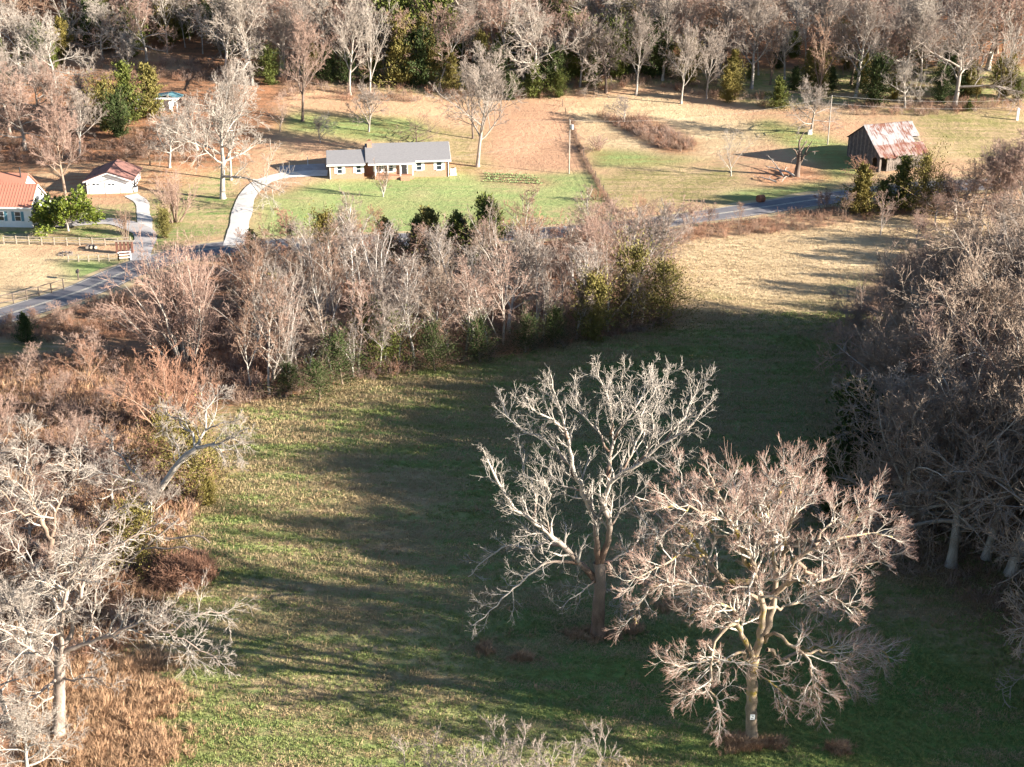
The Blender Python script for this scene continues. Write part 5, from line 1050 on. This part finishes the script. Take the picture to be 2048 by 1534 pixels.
# ------------------------------------------------------------------ woods
def scatter_poly(poly, n, dmin, seed, tries=60):
    W = world_poly(poly); g = np.random.default_rng(seed); lo, hi = W.min(0), W.max(0); out = []
    for _ in range(n * tries):
        q = lo + (hi - lo) * g.random(2)
        if inside(W, np.array([q[0]]), np.array([q[1]]))[0] and all((q[0] - a) ** 2 + (q[1] - b) ** 2 > dmin * dmin for a, b in out): out.append((q[0], q[1]))
        if len(out) >= n: break
    return out
def world_scatter(W, n, dmin, seed, tries=60):
    W = np.array(W, float); g = np.random.default_rng(seed); lo, hi = W.min(0), W.max(0); out = []
    for _ in range(n * tries):
        q = lo + (hi - lo) * g.random(2)
        if inside(W, np.array([q[0]]), np.array([q[1]]))[0] and all((q[0] - a) ** 2 + (q[1] - b) ** 2 > dmin * dmin for a, b in out): out.append((q[0], q[1]))
        if len(out) >= n: break
    return out
def v3(q): return Vector((q[0], q[1], float(hgt(q[0], q[1]))))
rnd = random.Random(5)
# hillside wood behind everything
edge = [at(*p) for p in ((-60, 195), (200, 128), (480, 118), (560, 160), (700, 172), (900, 185), (1130, 178), (1300, 158), (1450, 190), (1530, 208), (1800, 200), (2110, 205))]
poly = [(q.x, q.y) for q in edge] + [(150, 352), (-145, 352)]
KB = ['fan0', 'fan1', 'fan2', 'oak0', 'oak1', 'oak2', 'slim0', 'slim1', 'slim2', 'fork0', 'fork1', 'fork2']
LM = [(-999, 150, 'above the farmhouse'), (150, 330, 'above the outbuilding'), (330, 560, 'behind the massive sycamore'), (560, 760, 'above the brick house'), (760, 930, 'around the dark cedars'), (930, 1130, 'above the tilled slope'), (1130, 1330, 'above the hill fence'), (1330, 1520, 'above the russet gully'), (1520, 1720, 'above the snag'), (1720, 1900, 'above the barn'), (1900, 9999, 'by the huge edge tree')]
def pix(q):
    x, y, z = q; d = y * CP - (z - CAM_H) * SP; return 1024 + FPX * x / d, 767 - FPX * (y * SP + (z - CAM_H) * CP) / d
TINT = {'bark_pale': 'pale', 'bark_grey': 'grey', 'bark_pink': 'pinkish', 'bark_brown': 'brown', 'twig_red': 'russet', 'bark_dark': 'dark', 'bark_mix': 'tan', 'stem_pale': 'white'}
FORM = {'fan': 'upright', 'oak': 'spreading', 'sli': 'slender', 'for': 'forked', 'yar': 'small', 'bus': 'bushy', 'clu': 'many-stemmed', 'ced': 'evergreen', 'pin': 'evergreen'}
for i, q in enumerate(world_scatter(poly, 290, 2.9, 41)):
    k = rnd.choice(KB); px, py = pix(v3(q))
    tm, cm = rnd.choice([('bark_pale', 'bark_grey'), ('bark_grey', 'bark_grey'), ('bark_grey', 'bark_pink'), ('bark_pale', 'bark_pink'), ('bark_pale', 'bark_pale'), ('bark_pale', 'bark_grey'), ('bark_brown', 'bark_brown')])
    lb = f"{FORM[k[:3]]} {TINT[cm]} tree, {TINT[tm]} trunk, in wood {[l for a, b, l in LM if a <= px < b][0]}"
    H = rnd.uniform(14, 22) * (0.85 if k[0] == 's' else 1)
    plant(k, v3(q), H, rnd.random() * 6.28, 'forest_tree', lb, 'tree', 'bare trees of the hillside wood', tm, cm, (rnd.gauss(0, .03), rnd.gauss(0, .03)), rnd.uniform(0.9, 1.15))
# evergreen patches inside the wood
EG = [((560, 165), (760, 180), 6, 5, 9), ((880, 190), (1140, 185), 9, 5, 9), ((1130, 185), (1330, 165), 6, 5, 9), ((1450, 195), (1760, 205), 9, 4, 8), ((1780, 205), (2060, 210), 7, 4, 8), ((180, 125), (480, 120), 8, 7, 12), ((-40, 185), (150, 145), 6, 6, 10), ((770, 185), (890, 190), 12, 10, 17), ((640, 165), (760, 185), 3, 5, 8), ((150, 118), (260, 120), 4, 8, 13), ((300, 120), (480, 118), 5, 7, 11), ((1120, 165), (1320, 160), 9, 7, 12), ((900, 180), (1020, 185), 6, 6, 10), ((1300, 160), (1520, 200), 6, 6, 10), ((1550, 190), (2048, 195), 9, 5, 9), ((-60, 190), (140, 140), 6, 6, 10)]
gi = 0
for a, b_, n, h0_, h1_ in EG:
    A_, B_ = at(*a), at(*b_)
    for j in range(n):
        t = rnd.random(); q = (A_.x + (B_.x - A_.x) * t, A_.y + (B_.y - A_.y) * t + 1 + 22 * rnd.random() ** 1.6); deep = rnd.random()
        plant(rnd.choice(['cedar0', 'cedar1', 'cedar2', 'pine0']), v3(q), rnd.uniform(h0_, h1_), rnd.random() * 6.28, 'forest_cedar', f"{'tall' if j % 3 == 0 else 'bushy' if j % 3 == 1 else 'small'} evergreen in the hillside wood {[l for a_, c_, l in LM if a_ <= pix(v3(q))[0] < c_][0]}", 'cedar', 'evergreens inside the hillside wood', 'bark_brown', rnd.choice(['cedar_deep', 'cedar', 'cedar', 'cedar_olive']))
# creek belt: slender pale stems, taller and closer on the field side
CB = [(500, 800), (700, 760), (900, 728), (1100, 690), (1335, 648), (1335, 560), (1250, 520), (1000, 560), (700, 560), (520, 600), (470, 700)]
fe = smooth_path([tuple(at(*c)[:2]) for c in ((492, 803), (700, 762), (1000, 713), (1200, 680), (1335, 652))], 0.5)[::5]; gf = np.random.default_rng(49)
FE = [(a + gf.normal() * 0.5, b + 0.8 + abs(gf.normal()) * 1.2) for a, b in fe]
for i, q in enumerate(scatter_poly(CB, 70, 2.3, 42) + FE):
    k = rnd.choice(['slim0', 'slim1', 'slim2', 'slim3', 'fork0', 'fork1', 'fork2', 'slim0', 'slim3', 'fan1'])
    tm, cm = rnd.choice([('stem_pale', 'bark_mix'), ('stem_pale', 'bark_grey'), ('stem_pale', 'bark_grey'), ('bark_pale', 'bark_brown'), ('bark_grey', 'bark_pink')])
    plant(k, v3(q), rnd.choice([rnd.uniform(9.5, 15), rnd.uniform(6, 11)]), rnd.random() * 6.28, 'creek_tree', f"{FORM[k[:3]]} {TINT[cm]} tree, {TINT.get(tm, 'white')} stem, in creek belt {'below the white drive' if pix(v3(q))[0] < 620 else 'below the brick house' if pix(v3(q))[0] < 820 else 'near the tallest cedar' if pix(v3(q))[0] < 1060 else 'at its right end'}", 'tree', 'bare trees of the creek belt', tm, cm, (rnd.gauss(0, .07), rnd.gauss(0, .11)), rnd.uniform(0.8, 1.2))
CB2 = [(480, 520), (700, 505), (1000, 500), (1200, 488), (1330, 500), (1330, 560), (1000, 560), (700, 560), (430, 620)]
for i, q in enumerate(scatter_poly(CB2, 40, 2.6, 43)):
    k = rnd.choice(['slim1', 'slim2', 'fork2', 'yard0', 'yard1', 'bush0', 'bush1'])
    plant(k, v3(q), rnd.uniform(4.5, 8.5), rnd.random() * 6.28, 'creek_sapling', f"low {FORM[k[:3]]} tree behind the creek belt {'below the white drive' if pix(v3(q))[0] < 620 else 'below the brick house' if pix(v3(q))[0] < 820 else 'near the tallest cedar' if pix(v3(q))[0] < 1060 else 'at its right end'}", 'tree', 'low bare trees along the road', rnd.choice(['bark_grey', 'bark_brown', 'bark_pale']), rnd.choice(['bark_pink', 'bark_brown', 'twig_red']), wide=rnd.uniform(1.0, 1.4))
# roadside saplings right of the belt
for i, (px, py, H) in enumerate(((1337, 455, 5), (1378, 470, 6.5), (1420, 452, 4), (1477, 455, 4.5), (1240, 478, 6), (1290, 485, 7), (1205, 470, 5), (1650, 425, 4), (1690, 440, 5))):
    plant(rnd.choice(['yard0', 'yard1', 'slim2']), at(px, py), H, rnd.random() * 6, 'roadside_sapling', 'thin bare sapling on the roadside bank', 'tree', 'saplings on the roadside bank', 'bark_brown', rnd.choice(['bark_pink', 'bark_brown']))
for i, (px, py, H) in enumerate(((20, 645, 1.8), (70, 638, 1.6), (110, 632, 2.0), (150, 626, 1.8), (190, 616, 2.2), (225, 604, 2.2), (130, 650, 2.4), (215, 640, 2.6), (60, 655, 2.0), (250, 615, 3.0))):
    plant(rnd.choice(['bush0', 'bush1', 'bush2']), at(px, py), H, rnd.random() * 6, 'roadside_shrub', 'bare brown shrub along the near side of the left-hand road', 'shrub', 'shrubs on the near road bank', 'bark_brown', rnd.choice(['twig_red', 'bark_pink']), wide=1.2)
# right-hand wood
RW = [(1775, 1090), (1760, 960), (1745, 760), (1790, 600), (1880, 500), (2048, 460), (2190, 560), (2190, 1270), (2060, 1240), (1890, 1160)]
for i, q in enumerate(scatter_poly(RW, 64, 3.0, 44)):
    k = rnd.choice(['oak0', 'oak1', 'oak2', 'fan0', 'fan1', 'fan2', 'fork1'])
    tm, cm = rnd.choice([('bark_pale', 'bark_mix'), ('bark_grey', 'bark_grey'), ('bark_pale', 'bark_mix'), ('bark_grey', 'bark_mix'), ('bark_grey', 'bark_pink')]); px, py = pix(v3(q))
    row = 'near end' if py > 1000 else 'middle' if py > 720 else 'far end'
    plant(k, v3(q), (rnd.uniform(15.5, 18.5) + 6 * min(1, max(0, (px - 1780) / 250))) * (1 if q[1] < 152 else 0.75 if q[1] < 164 else 0.38 if q[1] < 206 else 0.6), rnd.random() * 6.28, 'bottomland_tree', f"{FORM[k[:3]]} {TINT[cm]}-twigged tree, {TINT[tm]} trunk, {row} of right-hand wood", 'tree', 'bare trees of the right-hand wood', tm, cm, (rnd.gauss(0, .04), rnd.gauss(0, .05)), rnd.uniform(0.9, 1.1))
for px, py in ((1760, 470), (1870, 448), (1910, 440), (1960, 436), (2000, 430), (2050, 430), (2090, 425), (1940, 420), (2020, 412), (2060, 405), (1985, 415), (2100, 412), (2040, 440), (1890, 432), (1830, 500), (1930, 500), (2000, 470), (1720, 640), (1700, 760), (1705, 900), (1740, 1040), (1690, 700)):
    plant(rnd.choice(['oak1', 'fork1', 'fan2']), at(px, py), (6.5 + 7.5 * min(1, (px - 1880) / 140)) * rnd.uniform(0.85, 1.1) if py < 460 and px > 1860 else rnd.uniform(5, 8), rnd.random() * 6.28, 'bottomland_tree', f"low brown bare tree at the {'outer far corner' if py < 460 and px > 1990 else 'far corner' if py < 460 else 'meadow edge' if py < 600 else 'shaded edge'} of the right wood", 'tree', 'low trees along the edge of the right-hand wood', 'bark_grey', 'bark_pink', wide=1.2)
# left brush belt
LB = [(-60, 760), (200, 740), (330, 860), (330, 1000), (280, 1180), (120, 1250), (-100, 1250)]
for i, q in enumerate(scatter_poly(LB, 26, 2.4, 46)):
    k = rnd.choice(['fork0', 'fork1', 'slim1', 'yard0', 'clump0', 'clump0'])
    plant(k, v3(q), rnd.uniform(4.5, 7.5), rnd.random() * 6.28, 'thicket_tree', f"{FORM[k[:3]]} pink-brown thicket tree {'low' if pix(v3(q))[1] > 950 else 'high'} on the left bank", 'tree', 'thicket trees on the left bank', 'bark_brown', rnd.choice(['bark_pink', 'twig_red', 'bark_pink', 'bark_grey']), wide=1.2)

for i, (px, py, H, k, lb) in enumerate(((15, 1440, 9.5, 'oak0', 'dense bleached twiggy tree in the bottom left corner'), (-60, 1330, 11, 'oak1', 'bleached tree cut by the left edge below the gnarled forked tree'), (70, 1330, 8, 'oak2', 'bleached twiggy tree just left of the bleached foreground trunk'), (60, 1560, 7, 'oak1', 'low bleached treetop under the bottom left corner'), (150, 1190, 8, 'fork1', 'grey forked thicket tree behind the bleached foreground trunk'), (300, 1060, 6, 'oak2', 'small grey twiggy tree under the leaning bleached tree'), (225, 1010, 7, 'oak1', 'tan twiggy tree left of the leaning bleached tree'), (60, 1100, 8, 'oak0', 'tan spreading tree in front of the gnarled forked tree'), (185, 930, 6.5, 'oak2', 'low tan tree behind the gnarled forked tree'))):
    plant(k, at(px, py), H, 1.3 * i, 'bleached_tree', lb, 'tree', 'bleached trees at the left edge', 'bark_pale', 'bark_pale' if i < 4 else 'bark_grey' if i < 6 else 'bark_pink')

# ------------------------------------------------------------------ undergrowth, weeds and grass (masses nobody could count)
def stuff(name, label, protos, P, S, seed, mat=None):
    """real copies of small plants on the points P, scaled S, held by one object through geometry nodes"""
    g = np.random.default_rng(seed); n = len(P)
    me = bpy.data.meshes.new(name); me.vertices.add(n); me.vertices.foreach_set('co', np.asarray(P, np.float32).ravel())
    for k, v, t in (('rz', g.random(n) * 6.28, 'FLOAT'), ('sc', S, 'FLOAT'), ('pick', g.integers(0, len(protos), n), 'INT')):
        a = me.attributes.new(k, t, 'POINT'); a.data.foreach_set('value', np.asarray(v, np.float32 if t == 'FLOAT' else np.int32))
    o = link(name, me); col = bpy.data.collections.new(name + '_kinds')
    for i, m in enumerate(protos):
        q = bpy.data.objects.new(f'{name}_kind', m); col.objects.link(q)
        if mat: q.material_slots[0].link = 'OBJECT'; q.material_slots[0].material = mat
    ng = bpy.data.node_groups.new(name, 'GeometryNodeTree'); ng.interface.new_socket('Geometry', in_out='INPUT', socket_type='NodeSocketGeometry'); ng.interface.new_socket('Geometry', in_out='OUTPUT', socket_type='NodeSocketGeometry')
    N = ng.nodes; I = N.new('NodeGroupInput'); O = N.new('NodeGroupOutput'); ip = N.new('GeometryNodeInstanceOnPoints'); ci = N.new('GeometryNodeCollectionInfo')
    ci.inputs['Collection'].default_value = col; ci.inputs['Separate Children'].default_value = True; ci.inputs['Reset Children'].default_value = True
    def na(k, t):
        x = N.new('GeometryNodeInputNamedAttribute'); x.data_type = t; x.inputs['Name'].default_value = k; return [s for s in x.outputs if s.enabled][0]
    cx = N.new('ShaderNodeCombineXYZ'); L = ng.links.new; L(na('rz', 'FLOAT'), cx.inputs[2])
    L(I.outputs[0], ip.inputs['Points']); L(ci.outputs[0], ip.inputs['Instance']); ip.inputs['Pick Instance'].default_value = True; L(na('pick', 'INT'), ip.inputs['Instance Index']); L(cx.outputs[0], ip.inputs['Rotation']); L(na('sc', 'FLOAT'), ip.inputs['Scale']); L(ip.outputs[0], O.inputs[0])
    md = o.modifiers.new('plants', 'NODES'); md.node_group = ng
    return tag(o, label, None, None, 'stuff')
def weed(seed, H, n, spread, mat, wid=0.02, bend=0.3, fan=0.4):
    """a tuft: n thin bent blades"""
    g = np.random.default_rng(seed); az = g.random(n) * 6.28; an = np.abs(g.normal(size=n)) * fan; L = H * (0.5 + 0.6 * g.random(n)); b = np.stack([np.cos(az) * spread * g.random(n), np.sin(az) * spread * g.random(n), np.full(n, -0.03)], -1)
    d = nrm(np.stack([np.cos(az) * np.sin(an), np.sin(az) * np.sin(an), np.cos(an)], -1)); h = np.stack([np.cos(az), np.sin(az), np.zeros(n)], -1); s = np.stack([-np.sin(az + .7), np.cos(az + .7), np.zeros(n)], -1) * wid
    m = b + d * L[:, None] * 0.55; t = b + nrm(d + h * bend - np.array([0, 0, bend * 0.35])) * L[:, None]
    V = np.stack([b - s, b + s, m - s * .8, m + s * .8, t], 1).reshape(-1, 3); id_ = np.arange(n)[:, None] * 5
    return mesh_np('tuft', V, [id_ + np.array([[0, 1, 3, 2]]), id_ + np.array([[2, 3, 4]])], mat)
def brush(seed, H, nst, mat, rmin=0.016):
    g = np.random.default_rng(seed); az = g.random(nst) * 6.28; an = np.abs(g.normal(size=nst)) * 0.55
    S = np.stack([g.normal(size=nst) * .35, g.normal(size=nst) * .35, np.full(nst, -0.05)], -1); D = nrm(np.stack([np.cos(az) * np.sin(an), np.sin(az) * np.sin(an), np.cos(an)], -1)); L = H * (.5 + .5 * g.random(nst))
    P, Rr = grow(g, S, D, L, np.full(nst, rmin * 1.4), np.full(nst, rmin * .7), 3, 0.16, 0.0, 0.15); b = [(P, Rr, 3, 0, .5)] + ramify(g, P, Rr, L, [dict(n=4, ang=40, lf=0.5, seg=2, gn=0.2)], rmin * .8, tips=(.3, 1))
    return wood_mesh('brush', b, mat)
def in_polys(polys, n, seed, dens=None):
    out = []; g = np.random.default_rng(seed)
    for poly in polys:
        W = world_poly(poly); lo, hi = W.min(0), W.max(0); ar = 0.5 * abs(np.dot(W[:, 0], np.roll(W[:, 1], 1)) - np.dot(W[:, 1], np.roll(W[:, 0], 1))); k = int(n * ar)
        q = lo + (hi - lo) * g.random((int(k * 2.2 * ((hi - lo).prod() / max(ar, 1)) ** 1) + 5, 2)); q = q[inside(W, q[:, 0], q[:, 1])][:k]; out.append(q)
    q = np.vstack(out); return np.column_stack([q, hgt(q[:, 0], q[:, 1])])
W_ = np.array(world_scatter([(45, 80), (52, 100), (62, 128), (70, 146), (84, 152), (104, 140), (98, 62), (70, 70)], 215, 2.5, 45) + world_scatter([(56, 46), (56, 72), (96, 60), (90, 30)], 6, 4, 48)); gw = np.random.default_rng(46); sw = np.where((W_[:, 1] < 98) & (W_[:, 0] < 66), gw.uniform(1.1, 1.4, len(W_)), gw.uniform(0.8, 1.1, len(W_))); PW = np.column_stack([W_, hgt(W_[:, 0], W_[:, 1])])
wk = ['oak0', 'oak1', 'oak2', 'fan0', 'fan1', 'pine0', 'cedar2']
wo = stuff('woodland', 'dense wood going on past the right-hand trees and shading the field', [PROTO[k][1] for k in wk], PW, sw, 47)
wt = stuff('trunks', 'grey stems of the dense wood past the right-hand trees', [PROTO[k][0] for k in wk], PW, sw, 47); wt.parent = wo
br_red = [brush(800 + i, 1.6, 16, M['twig_red']) for i in range(3)]; br_brown = [brush(810 + i, 1.7, 16, M['bark_brown']) for i in range(3)]; br_grey = [brush(820 + i, 1.8, 14, M['bark_pink']) for i in range(3)]
g = np.random.default_rng(1)
t_green = [weed(840 + i, 0.22, 13, 0.22, M['grass_green'], 0.020, 0.5, 0.6) for i in range(4)]
t_dry = [weed(850 + i, 0.26, 16, 0.42, M['grass_dry'], 0.018, 0.8, 1.15) for i in range(4)]
t_rust = [weed(860 + i, 0.9, 22, 0.35, M['grass_rust'], 0.022, 0.4, 0.35) for i in range(4)]
creek = [[(480, 812), (700, 766), (1000, 715), (1340, 655), (1340, 520), (1000, 540), (700, 560), (480, 600), (300, 650), (300, 720), (400, 800)]]
P = in_polys(creek, 0.9, 2); FB = np.array(FE).repeat(5, 0) + np.random.default_rng(50).normal(size=(len(FE) * 5, 2)) * [1.2, 0.7]; P = np.vstack([P, np.column_stack([FB, hgt(FB[:, 0], FB[:, 1])])]); stuff('undergrowth', 'brown bare undergrowth filling the creek belt', br_brown + br_red + br_grey, P, 0.45 + 1.15 * g.random(len(P)) ** 1.5, 3)
creek2 = [[(480, 540), (700, 520), (1000, 505), (1200, 490), (1335, 510), (1335, 560), (1000, 560), (700, 580), (470, 620)], [(-60, 655), (300, 615), (330, 660), (240, 690), (-60, 680)], [(1210, 482), (1700, 408), (1860, 412), (1850, 427), (1340, 492), (1240, 500)]]
P = in_polys(creek2, 0.7, 4); stuff('roadside_brush', 'rusty brush and weeds along the road bank', br_red + br_brown, P, 0.45 + 0.55 * g.random(len(P)), 5)
left = [[(-150, 730), (260, 705), (380, 840), (430, 950), (400, 1010), (320, 1130), (330, 1260), (180, 1330), (-200, 1400)]]
P = in_polys(left, 2.2, 66); stuff('bank_weeds', 'tan and rust dead weeds between the briars of the left bank', t_rust, P, 0.8 + 0.9 * g.random(len(P)), 67)
P = in_polys(left, 0.7, 6); stuff('bank_brush', 'pink-brown briars covering the left bank', br_red + br_grey, P, 0.5 + 0.7 * g.random(len(P)), 7)
hill = [[(560, 200), (700, 205), (900, 205), (1130, 195), (1300, 172), (1450, 200), (1530, 220), (1530, 190), (1300, 140), (1130, 150), (900, 160), (560, 150)], [(1200, 232), (1290, 240), (1395, 290), (1385, 308), (1330, 300), (1230, 252)], [(-60, 330), (100, 330), (300, 320), (440, 330), (480, 230), (300, 260), (200, 290), (-60, 260)], [(200, 160), (480, 170), (480, 130), (200, 120)], [(1700, 230), (1860, 232), (2048, 215), (2048, 200), (1700, 205)]]
P = np.vstack([in_polys(hill, 0.42, 8), in_polys(hill[1:2], 0.9, 88)]); stuff('wood_edge_brush', 'russet brush along the wood edge and hillside gully', br_red + br_brown + br_grey, P, 0.6 + 0.7 * g.random(len(P)), 9)
rw = [[(1720, 1120), (1690, 960), (1690, 700), (1780, 540), (2048, 470), (2160, 560), (2160, 1330), (2040, 1270), (1880, 1180)]]
P = in_polys(rw, 0.55, 10); stuff('wood_floor_brush', 'dark brush on the floor of the right-hand wood', br_brown + br_grey, P, 0.5 + 0.7 * g.random(len(P)), 11)
fl = [at(*p) for p in ((1140, 240), (1165, 310), (1195, 365), (1232, 428))]
q = smooth_path([tuple(v[:2]) for v in fl], 0.16); q = q + g.normal(size=q.shape) * 0.22
stuff('fence_weeds', 'brown weeds grown through the hill fence', br_brown, np.column_stack([q, hgt(q[:, 0], q[:, 1])]), 0.22 + 0.26 * g.random(len(q)), 12)

def field_pts(n, seed, x0, x1, y0, y1):
    g = np.random.default_rng(seed); y = y0 + (y1 - y0) * g.random(n) ** 1.35; x = x0 + (x1 - x0) * g.random(n); s = np.abs(x) < y * 0.43 + 8; return x[s], y[s]
notf = [world_poly(p) for p in ([(480, 812), (700, 766), (1000, 715), (1340, 655), (1340, 480), (300, 600), (300, 1000), (430, 1000), (430, 850)], )]
def field(seed, n):
    x, y = field_pts(n, seed, -45, 62, 76, 172)
    m = ~inside(notf[0], x, y); x, y = x[m], y[m]
    edge_x = np.interp(y, [76, 100, 120, 145, 172], [-32, -32, -32, -30, -10]); m = x > edge_x; return x[m], y[m]
x, y = field(21, 110000); v = snoise(x * 0.35, y * 1.6, 3.2, 61) + 0.6 * snoise(x, y, 9, 62) - 0.25 * (y < 92) + 0.35 * ((y > 100) & (y < 150)) - 0.5 * (x > 12) * (y < 110)
v = v + 0.35 * np.cos(2 * np.pi * (y + 0.04 * x + 1.2 * snoise(x, y, 14, 63)) / 2.3)
dry = v > 0.05 + 0.25 * np.random.default_rng(3).normal(size=len(v)); sc = np.random.default_rng(4).uniform(0.6, 1.3, len(x)) * (1 + (y - 76) / 160)
stuff('grass', 'short green grass of the field', t_green, np.column_stack([x[~dry], y[~dry], hgt(x[~dry], y[~dry])]), sc[~dry], 22)
stuff('dry_grass', 'straw-coloured dead grass lying in rows over the field', t_dry, np.column_stack([x[dry], y[dry], hgt(x[dry], y[dry])]), sc[dry] * 1.15, 23)
def blobs(L, seed):
    g = np.random.default_rng(seed); P, S = [], []
    for px, py, rx, ry, n, s in L:
        c = at(px, py); a = g.normal(size=(n, 2)) * 0.5; r = np.hypot(a[:, 0], a[:, 1]); lump = 0.6 + 0.4 * np.sin(3 * np.arctan2(a[:, 1], a[:, 0]) + seed + px); k = r < lump + 0.3
        q = a[k] * [rx, ry] + [c.x, c.y]; P.append(np.column_stack([q, hgt(q[:, 0], q[:, 1])])); S.append(s * (1.15 - 0.65 * r[k]) * g.uniform(0.6, 1.25, k.sum()))
    return np.vstack(P), np.concatenate(S)
P, S = blobs([(90 + 55 * (i % 5), 1330 + 45 * (i // 5) + 17 * (i % 2), 3.0, 3.0, 230, 0.95 - 0.06 * (i % 3)) for i in range(25)] + [(360, 1160, 2, 1.5, 60, 0.7), (310, 1250, 2.2, 3, 160, 0.9), (330, 1380, 1.5, 3, 90, 0.6)], 24)
stuff('tall_weeds', 'tall tan weeds at the left edge of the field', t_rust + t_dry + t_rust, P, S, 25)
P, S = blobs([(970, 1300, 0.9, 1.4, 60, 0.9), (1045, 1318, 1.6, 0.8, 80, 0.8), (1195, 1272, 3.0, 1.6, 150, 0.8), (1260, 1262, 2.0, 1.2, 70, 0.7), (1490, 1490, 2.4, 1.4, 200, 1.0), (1555, 1490, 1.2, 1.0, 50, 0.8), (1676, 1500, 1.5, 1.0, 90, 0.8), (1340, 1215, 2.5, 1.6, 80, 0.7), (1140, 1268, 1.6, 1.0, 50, 0.6)], 26)
stuff('trunk_weeds', 'russet weeds round the feet of the two field trees', t_rust, P, S, 27)
mound = at(360, 1170); q = np.random.default_rng(5).normal(size=(700, 2)) * [1.7, 1.5] + [mound.x, mound.y + 1.2]
dd = np.hypot((q[:, 0] - mound.x) / 2.6, (q[:, 1] - mound.y - 1.2) / 2.4); q, dd = q[dd < 1], dd[dd < 1]
stuff('bramble_mound', 'rounded russet bramble mound at the left edge of the field', br_red + t_rust, np.column_stack([q, hgt(q[:, 0], q[:, 1])]), 1.6 * np.sqrt(np.clip(1.05 - dd ** 2, 0.02, 1)), 28)
x, y = field_pts(26000, 33, -20, 75, 168, 222); q = inside(world_poly([(1330, 490), (1860, 428), (2150, 430), (2150, 560), (1700, 560), (1640, 650), (1345, 650)]), x, y); x, y = x[q], y[q]
stuff('meadow_straw', 'straw grass of the meadow, its colour brightened to look sunlit', [weed(880 + i, 0.26, 16, 0.42, M['grass_sunlit'], 0.018, 0.8, 1.0) for i in range(3)], np.column_stack([x, y, hgt(x, y)]), np.random.default_rng(6).uniform(0.7, 1.4, len(x)), 34)

x, y = field(71, 5200); m = snoise(x, y, 6, 72) > 0.15; x, y = x[m], y[m]
stuff('field_weeds', 'scattered taller dead weeds standing in the field', [weed(870 + i, 0.5, 14, 0.5, M['grass_dry' if i % 2 else 'grass_rust'], 0.018, 0.6, 0.6) for i in range(4)], np.column_stack([x, y, hgt(x, y)]), np.random.default_rng(73).uniform(0.5, 1.3, len(x)), 74)

# ------------------------------------------------------------------ look-alikes: tell them apart by their order across the view
ORD = ['first', 'second', 'third', 'fourth', 'fifth', 'sixth', 'seventh', 'eighth', 'ninth', 'tenth', 'eleventh', 'twelfth']
bpy.context.view_layer.update(); same = {}
for o in COL.objects:
    if o.parent is None and 'category' in o: same.setdefault(o['label'], []).append(o)
for lb, os_ in same.items():
    if 1 < len(os_) <= 12 and len(lb.split()) <= 13:
        os_.sort(key=lambda o: pix(o.location)[0])
        for i, o in enumerate(os_): o['label'] = f"{lb}, {ORD[i] + ' from left' if i < len(os_) - 1 else 'rightmost'}" if len(os_) > 2 else f"{lb}, {['left', 'right'][i]} one"
